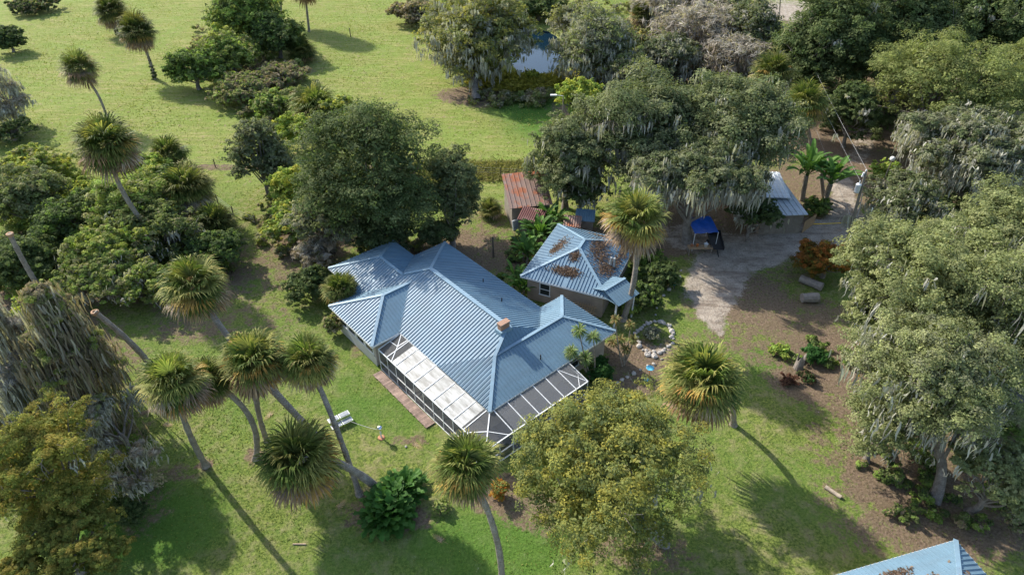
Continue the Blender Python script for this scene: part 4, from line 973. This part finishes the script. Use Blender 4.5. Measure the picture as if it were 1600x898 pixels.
# ---- broadleaf trees
T = lambda *a, **k: tree("oak_tree", *a, **k)
T("large dense dark green oak directly behind the house", "tree", 578, 275, 102, 112, 8.4, G_DARK+G_OAK[:2], dens=1.2, base=(590, 372), tr=.26)
T("smaller loose oak to the right of the large one behind the house", "tree", 705, 292, 52, 88, 5.5, G_OAK, dens=.8, base=(707, 385))
T("slender oak left of the large one behind the house", "tree", 405, 245, 48, 68, 4.8, G_OAK+G_GREY[:1], dens=.8)
T("yellow-green oak with wide crown in front of the screened porch", "tree", 952, 732, 160, 140, 6.0, G_YEL+G_OAK[:1], dens=1.2, moss=.12, base=(1040, 850), mossL=1.2, tr=.22)
OK = "live oaks draped in moss beside the drive"
T("left lobe of the moss oaks, above the rusty barn", "tree", 888, 245, 66, 64, 6.4, G_OAK, moss=.5, mossL=1.6)
T("tallest moss-draped live oak in the middle of the grove behind the guest hut", "tree", 1005, 205, 108, 84, 8.2, G_OAK, moss=.9, mossL=2.2)
T("moss-draped live oak on the right of the grove, next to the carport", "tree", 1150, 205, 92, 84, 8.6, G_OAK, moss=1.0, mossL=2.2, low=-.35)
T("front live oak of the grove trailing long moss over the drive", "tree", 1090, 275, 108, 62, 7.6, G_OAK+G_GREY[:1], dens=.8, moss=2.4, mossL=2.3, low=-.2)
T("low dark live oak hanging over the grey workshop", "tree", 1178, 330, 40, 26, 3.4, G_DARK, moss=1.0, mossL=1.6)
T("huge pale green live oak at the right edge, upper part", "tree", 1452, 425, 134, 98, 9.0, G_LIVE, dens=1.1, moss=.5, base=(1470, 560))
T("huge mossy live oak at the right with its thick trunk showing on the lawn edge", "tree", 1448, 590, 108, 100, 7.6, G_LIVE+G_GREY[:1], dens=.9, moss=1.6, base=(1458, 782), tr=.3, mossL=2.0)
T("pale green live oak cut off by the right edge below the mossy ones", "tree", 1575, 500, 110, 130, 7.6, G_LIVE, moss=.9)
T("pale green live oak touching the right edge, topmost of the light group", "tree", 1570, 385, 105, 85, 8.0, G_LIVE, moss=.3)
T("low live oak limb mass at the right edge above the cottage roof", "tree", 1560, 745, 78, 58, 4.2, G_LIVE, moss=.4)
T("low mossy oak branches at the left of the big right oak", "tree", 1385, 660, 62, 58, 4.0, G_LIVE, dens=.7, moss=1.0)
T("dark grey-green oak thick with moss at the right edge", "tree", 1530, 235, 112, 62, 7.0, G_OAK+G_GREY, dens=.8, moss=2.4, mossL=1.4)
T("small mossy oak right of the utility pole", "tree", 1420, 312, 62, 42, 3.6, G_OAK+G_GREY[:1], dens=.7, moss=2.2, mossL=1.8)
T("feathery olive tree in front of the dark woods at the right", "tree", 1475, 145, 112, 80, 7.2, G_WILL, dens=1.1, leaf=.95, asp=.35)
T("second feathery olive tree touching the right edge", "tree", 1590, 130, 62, 58, 7.0, G_WILL, leaf=.95, asp=.35)
for lb, cx, cy, rx, ry, h in (("dark green oak just right of the power lines", 1300, 75, 78, 78, 8), ("broad dark green oak at the top between lines and corner", 1400, 50, 88, 78, 9), ("dark green oak in the top right corner", 1530, 38, 105, 72, 9),
                              ("small dark oak in front of the top right woods beside the drive", 1330, 175, 42, 58, 4.5), ("dark oak at the top edge left of the corner", 1460, -20, 80, 50, 9), ("dark oak behind the power lines at the top edge", 1340, -10, 70, 50, 8)):
    T(lb, "tree", cx, cy, rx, ry, h, G_DARK+G_OAK[:1], moss=.12)
T("grey-green oak with thin crown left of the power lines", "tree", 1170, 55, 55, 60, 6, G_OAK+G_BARE[:1], dens=.7, twigs=1)
tree("cypress_tree", "big yellow-green moss-hung tree left of the pond with several trunks", "tree", 745, 58, 86, 95, 6.6, G_YEL+G_GREY[:2], dens=.95, moss=1.6, base=(745, 158), tr=.5)
tree("cypress_tree", "narrow yellowish tree at the left flank of the pond tree", "tree", 700, 45, 44, 62, 4.6, G_YEL+G_GREY[:1], dens=.8, moss=1.2)
tree("cypress_tree", "pale grey-green moss-hung tree right of the pond", "tree", 930, 75, 62, 80, 5.6, G_GREY+G_MIX[:2], dens=.75, moss=1.8, twigs=1)
tree("cypress_tree", "small grey mossy tree between the pond tree and the bare trees", "tree", 985, 120, 42, 50, 3.5, G_MIX+G_GREY[:2], dens=.7, moss=1.5, twigs=1)
B = lambda lb, cx, cy, rx, ry, h, **k: tree("bare_tree", lb, "tree", cx, cy, rx, ry, h, G_BARE, fill=0, dens=.5, asp=.12, leaf=3.0, twigs=2, moss=.8, **k)
B("large leafless grey tree behind the moss oaks", 1090, 60, 72, 72, 5.6, mosspal=[(.24, .2, .17)])
B("leafless brownish tree left of the dark palm", 1150, 100, 52, 55, 4.6, mosspal=[(.22, .18, .15)])
B("pale bare tree at the top edge right of the pond", 1040, 15, 50, 40, 4.6)
tree("mossy_snag", "dead tree wrapped in brown vines and moss at the left edge", "tree", 112, 560, 84, 105, 6.2, G_BRN+G_YV[2:], shape="cone", ncl=44, clr=(.22, .34), dens=.55, moss=3.2, mossL=3.6, mosspal=[(.27, .22, .16), (.36, .33, .27), (.22, .18, .13), (.22,.21,.12)], asp=.3, fill=0)
tree("mossy_snag", "grey dead tree with pale moss at the far left edge", "tree", 18, 545, 62, 100, 6.4, G_BARE, shape="cone", ncl=30, clr=(.2, .32), dens=.3, asp=.12, leaf=2.5, moss=3.4, mossL=3.4, twigs=1.5, fill=0)
tree("mossy_snag", "low bare branch tree with moss curtains hanging over the lawn", "tree", 180, 655, 72, 50, 3.4, G_BARE+G_MIX[:2], ncl=11, clr=(.16, .28), dens=.2, asp=.12, leaf=2.2, moss=3.2, mossL=1.9, twigs=1.5, fill=0)
tree("mossy_snag", "mossy branch thicket just right of the feathery yellow tree", "tree", 205, 728, 62, 40, 2.8, G_BARE+G_BRN, ncl=11, clr=(.16, .28), dens=.22, asp=.15, leaf=2.0, moss=3.2, mossL=1.8, twigs=1.2, fill=0)
tree("cypress_tree", "feathery yellow-green cypress in the bottom left corner", "tree", 84, 735, 100, 120, 5.6, G_CYP, dens=1.5, leaf=.9, asp=.35, clr=(.2, .32), moss=.05)
tree("mossy_snag", "grey mossy tree at the top left edge of the pasture", "tree", 5, 150, 32, 62, 4.2, G_BARE, dens=.4, asp=.15, leaf=2.5, moss=2.6, twigs=1, fill=0)
tree("cypress_tree", "lower feathery yellow-green cypress bough touching the bottom edge at the left", "tree", 110, 850, 105, 75, 4.0, G_CYP, dens=1.4, leaf=.9, asp=.35, clr=(.2, .32))
# ---- pasture clump
shrub("pale green and tan shrub at the near side of the pasture clump", 368, 142, 40, 28, 1.8, G_MIX+G_BRN[:2]+G_BRT[:1], twigs=.6)
shrub("green-topped leafy shrub between the pasture scrub and the multi-headed palm", 425, 165, 36, 30, 1.8, G_MIX+G_BRT[:2], twigs=.5)
T("dark vine-covered tree of the pasture clump, top edge", "tree", 385, 28, 60, 52, 5.5, G_DARK+G_BRT)
T("dark rounded tree on the right of the pasture clump", "tree", 435, 58, 42, 40, 3.6, G_DARK+G_BRT[2:3])
shrub("vine-smothered dark green mound at the left of the pasture clump", 308, 105, 38, 42, 3.2, G_BRT[:3]+G_DARK)
shrub("light green shrub in front of the dark pasture trees", 355, 85, 42, 36, 3.2, G_MIX+G_BRT)
shrub("brown and green scrub below the pasture clump", 375, 128, 30, 26, 1.6, G_BRN+G_BRT, asp=.3, twigs=1)
shrub("brown dry scrub right of the pasture clump", 440, 118, 42, 26, 1.4, G_BRN+G_BRT[:1], asp=.3, twigs=1)
shrub("yellow-green leafy shrub beside the multi-headed palm", 540, 182, 42, 34, 2.6, G_YV+G_BRT+G_OAK)
shrub("yellow-flecked shrub below the multi-headed palm", 470, 205, 34, 34, 2.4, G_YV+G_BRT[:2])
shrub("dark shrub at the top left of the pasture", 52, 8, 36, 16, 1.4, G_DARK+G_BRN[:1])
shrub("dark round bush at the left edge of the pasture", 12, 62, 24, 22, 2.2, G_DARK)
shrub("dark brush at the left edge under the grey mossy tree", 15, 205, 42, 26, 1.4, G_DARK+G_MIX)
# ---- left thicket
shrub("yellow-green vine mound at the left edge beside the pasture", 50, 262, 52, 28, 2.4, G_YV+G_MIX)
shrub("big grey-green bush at the left edge", 38, 310, 46, 46, 3.2, G_OAK+G_MIX)
shrub("dark green bush in the middle of the left thicket", 112, 345, 48, 38, 2.8, G_DARK+G_BRT[:1])
shrub("bright green sprawling shrub beneath the tall curving palm", 215, 320, 62, 48, 3.4, G_BRT+G_MIX, moss=.3)
shrub("lime feathery shrub at the centre of the left thicket", 180, 385, 62, 42, 3.0, G_BRT+G_MIX+G_YV[:1], moss=.9)
shrub("moss-draped low tree overhanging the lawn at the thicket edge", 150, 430, 56, 30, 2.6, G_MIX+G_BRT[:1], moss=2.6, mossL=1.7)
shrub("mossy green shrub left of the golden palm", 228, 445, 42, 38, 2.0, G_BRT+G_MIX, moss=1.6)
shrub("dark leafy shrub at the right end of the thicket", 340, 392, 38, 36, 2.0, G_DARK+G_BRT[:1])
shrub("mixed green shrub behind the low palm in the thicket", 255, 365, 52, 42, 2.8, G_MIX+G_DARK, moss=.4)
shrub("sunlit green shrub touching the fence side of the thicket", 225, 272, 38, 28, 2.2, G_BRT+G_YV[:1])
shrub("dark undergrowth at the left edge by the headless trunk", 40, 410, 56, 44, 2.6, G_DARK+G_MIX[:1])
shrub("dark undergrowth between the two headless palms", 150, 395, 46, 36, 1.8, G_DARK)
shrub("broad light vine patch at the edge of the pasture on the left", 130, 300, 52, 22, 1.2, G_YV+G_BRT, )
shrub("green-topped vine tangle above the brown dead tree", 60, 482, 42, 28, 4.5, G_YV+G_BRT[:1]+G_BRN[:1])
shrub("dark shrub hidden beneath the snag at the left edge", 95, 640, 56, 46, 1.6, G_DARK+G_BRN[:1])
shrub("small green shrub on the lawn under the hanging moss", 195, 690, 26, 20, .9, G_BRT+G_BRN[:1])
shrub("dark ground shrub in the shade right of the feathery cypress", 200, 800, 26, 42, .9, G_DARK)
# ---- between fence and house
shrub("dark leafy growth under the large oak, just above the rear left roof", 600, 362, 66, 28, 2.4, G_DARK+G_OAK[:2])
shrub("dark leafy growth at the foot of the smaller oak behind the house", 690, 362, 34, 26, 1.8, G_DARK+G_OAK[:2])
shrub("low oak bough between the rusty barn and the tall golden palm", 908, 292, 40, 30, 3.4, G_OAK+G_DARK, moss=1.2)
shrub("lime-leaved sapling group left of the big dark oak", 455, 298, 36, 36, 3.2, G_YV+G_BRT)
shrub("yellow-tipped shrub at the foot of the big dark oak", 455, 345, 48, 32, 2.4, G_YV+G_BRT+G_GREY[:1], twigs=1)
shrub("greyish scrub between the saplings and the house", 505, 345, 50, 44, 4.0, G_GREY+G_MIX, dens=.7, twigs=1)
shrub("leafless tan bush behind the left wing of the house", 500, 392, 36, 28, 1.6, G_BARE+G_BRN, asp=.12, leaf=2.2, dens=.6, twigs=1.5)
shrub("rounded dark shrub beside the left wing of the house", 480, 448, 36, 32, 1.6, G_DARK)
shrub("brown-green shrub against the left wall below the young palm", 520, 506, 16, 22, 1.0, G_MIX+G_BRN[:1])
# ---- around the pond
tree("cypress_tree", "grey-green mossy tree right behind the pond's right bank", "tree", 900, 40, 40, 42, 4.2, G_GREY+G_YEL[:2], dens=.8, moss=1.4, twigs=1)
tree("cypress_tree", "olive mossy tree behind the yellow brush right of the pond", "tree", 1045, 95, 44, 52, 4.2, G_GREY+G_OAK, dens=.8, moss=1.6, twigs=1)
T("dark oak at the top edge, left of the far road", "tree", 1130, 5, 55, 40, 6, G_OAK+G_BARE[:1], dens=.8)
T("dull green oak filling the gap between the two left palms of the power lines", "tree", 1235, 95, 44, 50, 5.5, G_DARK+G_OAK[:1])
T("olive oak between the feathery trees and the dark woods", "tree", 1420, 95, 62, 50, 6.5, G_DARK+G_WILL[:2])
T("grey-green oak behind the small mossy oak near the pole", "tree", 1460, 215, 62, 40, 5.0, G_OAK+G_GREY, moss=1.2)
T("light oak spreading between the pole bush and the big right oaks", "tree", 1375, 490, 48, 62, 5.6, G_LIVE, moss=.7)
shrub("brown reedy shrub at the top edge left of the pond tree", 648, 18, 36, 30, 2.2, G_BRN+G_YEL[:1])
shrub("dark bush at the far bank of the pond", 845, 12, 38, 16, 2.4, G_DARK)
shrub("bright green and yellow vine mound in front of the pond", 905, 150, 36, 28, 4.0, G_YV+G_BRT, base=(905, 190))
shrub("ochre brush behind the small dark palm", 985, 55, 30, 22, 1.6, G_YEL+G_BRN)
shrub("yellow brush right of the pond below the mossy tree", 985, 160, 30, 22, 1.6, G_YV)
shrub("small yellow weed clump on the pond bank", 834, 118, 9, 9, .8, G_YV)
shrub("dark brushy undergrowth beneath the bare trees", 1130, 135, 62, 28, 1.6, G_DARK+G_BRN[:2])
# ---- right side
shrub("rounded red-brown shrub beside the utility pole", 1288, 408, 42, 36, 1.7, G_CROT, asp=.35, leaf=.9, dens=1.1)
shrub("bright green shrub at the foot of the small lamp pole", 1386, 268, 22, 22, 1.3, G_BRT)
shrub("green shrub at the foot of the bird-of-paradise plants", 1276, 322, 22, 20, 1.0, G_BRT[:3]+G_DARK)
shrub("glossy dark green shrub next to the guest hut", 1005, 462, 32, 34, 1.1, G_DARK+G_BRT[:1], leaf=1.3)
shrub("glossy dark shrub under the oak by the wheelbarrow", 1035, 432, 26, 28, 1.2, G_DARK, leaf=1.3)
shrub("leafy plant with pale leaves at the base of the tall golden palm", 985, 480, 16, 14, .6, G_BRT, leaf=1.3)
shrub("dark green shrub against the right end of the house", 935, 580, 24, 24, .9, [(.03, .08, .02), (.05, .11, .03)], leaf=1.3)
shrub("dark leafy plants right of the hollow stump", 1270, 552, 20, 18, .6, [(.035, .09, .025), (.05, .12, .03)], leaf=1.2)
shrub("light green low plants left of the hollow stump", 1218, 548, 20, 12, .4, G_BRT, leaf=1.1)
shrub("low plant patch in front of the hollow stump", 1262, 588, 16, 11, .35, [(.04, .09, .025), (.10, .06, .04)], leaf=1.1)
shrub("dull red groundcover in the planted bed", 1232, 592, 18, 12, .3, [(.11, .05, .035), (.14, .08, .05)], leaf=.8)
shrub("orange croton bush in front of the porch oak", 777, 764, 15, 17, .8, [(.42, .16, .03), (.34, .20, .04), (.16, .15, .03)], asp=.3)
shrub("brushy growth at the bottom right beside the cottage roof", 1590, 815, 26, 16, .8, G_LIVE+G_BRN[:1], twigs=1)
shrub("small weedy tuft at the edge of the right lawn", 1415, 800, 34, 14, .4, G_BRT[:1]+G_DARK+G_BRN[:1])
shrub("grey-green shrub inside the round stone bed", 1018, 520, 16, 13, .5, G_GREY+[(.3, .3, .22)], leaf=.7)
shrub("dwarf dark shrub at the left side of the philodendron bed", 690, 790, 14, 16, .4, G_BRT[:1]+G_MIX)
# ---- uncountable undergrowth
def undergrowth(label, regs, pal, rr=(.5, 1.3), dens=26):
    mb = MB(); cl = []
    for (px, py, rx, ry, n_) in regs:
        for _ in range(n_):
            a, q = rng.uniform(0, 6.28), math.sqrt(rng.uniform(0, 1)); g = G(px+rx*q*math.cos(a), py+ry*q*math.sin(a)); r_ = rng.uniform(*rr); cl.append((g.x, g.y, r_*.35, r_))
    d = float(np.mean([depth(Vector(c[:3])) for c in cl])); cloud(mb, cl, int(len(cl)*dens*(60/d)**1.0*14), max(.17, d*.0036), .5, pal, nsub=7, sub=.38)
    struct(tag(mb.build("undergrowth", M_LEAF), label, "undergrowth"), "stuff")
undergrowth("tangled green undergrowth filling the left thicket", [(190, 370, 170, 85, 150), (50, 400, 60, 70, 45), (120, 285, 120, 40, 40), (300, 400, 60, 60, 40)], G_BRT+G_MIX+G_YV+G_DARK[:2])
undergrowth("dark brushy undergrowth at the left edge under the mossy snags", [(60, 620, 75, 120, 70), (190, 740, 40, 60, 16)], G_DARK+G_MIX+G_BRN)
undergrowth("mixed scrub between the pasture fence and the house", [(460, 350, 70, 48, 60), (480, 400, 40, 30, 20), (620, 385, 80, 14, 22)], G_MIX+G_YV[:2]+G_BRN+G_GREY[:2], (.35, .8))
undergrowth("low brown scrub around the pasture clump", [(390, 110, 85, 42, 60), (500, 200, 50, 28, 20), (425, 165, 60, 36, 45), (450, 215, 40, 30, 20), (345, 75, 50, 40, 30)], G_MIX+G_BRN+G_BRT[:2])
undergrowth("brushy marsh growth around and right of the pond", [(960, 110, 85, 60, 90), (1080, 90, 130, 80, 150), (900, 20, 100, 18, 40), (800, 160, 70, 12, 26), (690, 30, 50, 32, 36)], G_MIX+G_GREY+G_BRN+G_YEL, (.6, 1.7))
undergrowth("dark woodland undergrowth in the upper right woods", [(1400, 120, 200, 110, 240), (1200, 180, 80, 70, 60), (1540, 320, 90, 80, 60), (1340, 100, 60, 90, 40)], G_DARK+G_OAK[:2], (.6, 1.8))
undergrowth("weedy low growth beneath the big right oaks", [(1500, 770, 110, 60, 26), (1400, 730, 60, 40, 16), (1270, 560, 60, 30, 12), (1540, 620, 80, 90, 30)], G_BRT[:3]+G_DARK+G_BRN[:1], (.25, .7))
undergrowth("leafy plants packed between the guest hut and the oak grove", [(1020, 440, 38, 42, 30), (985, 480, 25, 15, 8), (820, 400, 22, 45, 16), (790, 440, 14, 24, 6)], G_BRT[:3]+G_DARK, (.3, .75))
fr0 = None
for i in range(5):
    g = G(*[(250, 660), (520, 800), (640, 690), (700, 850), (430, 640), (360, 830), (1010, 880), (1230, 740), (1170, 830), (610, 620), (300, 850)][i])
    if fr0 is None:
        q = MB(); fans(q, [np.array((1., 0, .02))], [.5], [.7], lambda z: np.array((.38, .29, .18)), [.05], 14); q.V = [v*np.array((1, .38, .25))+np.array((0, 0, .06)) for v in q.V]; o = fr0 = q.build("fallen_frond", M_PALM)
    else: o = fr0.copy(); COL.objects.link(o)
    o.location = g; o.rotation_euler = (0, 0, rng.uniform(0, 6.28)); tag(o, "dry tan palm frond lying flat on the lawn", "fallen frond", "dry fronds on the lawn")
# ---- big-leaf plants
bigleaf("bird_of_paradise", "giant bird-of-paradise with ragged green fans beside the carport, left clump", "plant", 1262, 312, 12, 2.4, .55, [(.10, .20, .04), (.14, .26, .05), (.07, .15, .03)], 3, 3.2, .5, r=.22)
bigleaf("bird_of_paradise", "giant bird-of-paradise with ragged green fans beside the carport, right clump", "plant", 1284, 316, 12, 2.4, .55, [(.10, .20, .04), (.14, .26, .05), (.07, .15, .03)], 3, 3.4, .5, r=.22)
BN = [(.08, .17, .03), (.12, .23, .045), (.06, .13, .03)]
bigleaf("banana_plant", "banana plant clump beside the olive shed", "plant", 842, 382, 9, 1.9, .5, BN, 4, 1.0, .6, r=.1)
bigleaf("banana_plant", "banana plant clump along the left eave of the guest hut", "plant", 822, 410, 9, 1.6, .45, BN, 4, .8, .6, r=.1)
bigleaf("banana_plant", "lowest banana plant clump between house and guest hut", "plant", 808, 452, 9, 1.5, .42, BN, 4, .6, .5, r=.1)
bigleaf("banana_plant", "small banana plant poking up beside the rusty barn", "plant", 858, 362, 8, 1.6, .42, BN, 3, 1.4, .3, r=.1)
bigleaf("philodendron", "large glossy dark green philodendron mound at the foot of the palms", "plant", 615, 795, 60, 1.25, .62, [(.04, .105, .018), (.055, .14, .025), (.075, .17, .03)], 5, .15, .65, elev=(.15, 1.35), curl=.9, stem=.5, split=1, r=.05)
bigleaf("philodendron", "small bright broad-leaved plant above the dark philodendron mound", "plant", 655, 752, 14, .6, .25, BN, 3, .1, .4, r=.03)
def dracaena(label, px, py, heads, cols, name="dracaena", L=.75, n_=90):
    b = G(px, py); rt = thing(name, label, "plant", b); mb = MB(); tb = MB()
    for (hx, hy) in heads:
        t = onY(hx, hy, b.y+rng.uniform(-.3, .3)); v = np.array(t-b); tb.tube(curve((rng.normal(0, .1), rng.normal(0, .1), 0), v, (rng.normal(0, .15), 0, 0), 6), np.linspace(.07, .045, 6), 6)
        for i in range(n_):
            a = i*2.4; el = math.asin(np.clip(rng.uniform(-.5, 1), -1, 1)); paddle(mb, v, a, el, L*rng.uniform(.8, 1.1), .075, cols[rng.integers(len(cols))], .05, 1.3)
    mb.build("leaves", M_PALM, rt); tb.build("stems", M_PBARK, rt)
dracaena("slim dracaena with three bright green spiky heads against the blue roof", 925, 597, [(905, 517), (927, 527), (893, 550), (915, 560)], [(.13, .20, .06), (.18, .25, .08), (.22, .26, .11)])
dracaena("yellowish dracaena clump with pale crooked stems at the house corner", 975, 570, [(962, 500), (985, 508), (970, 530), (990, 530), (958, 535), (978, 545)], [(.22, .20, .08), (.16, .18, .06), (.28, .19, .08)], L=.55, n_=60)
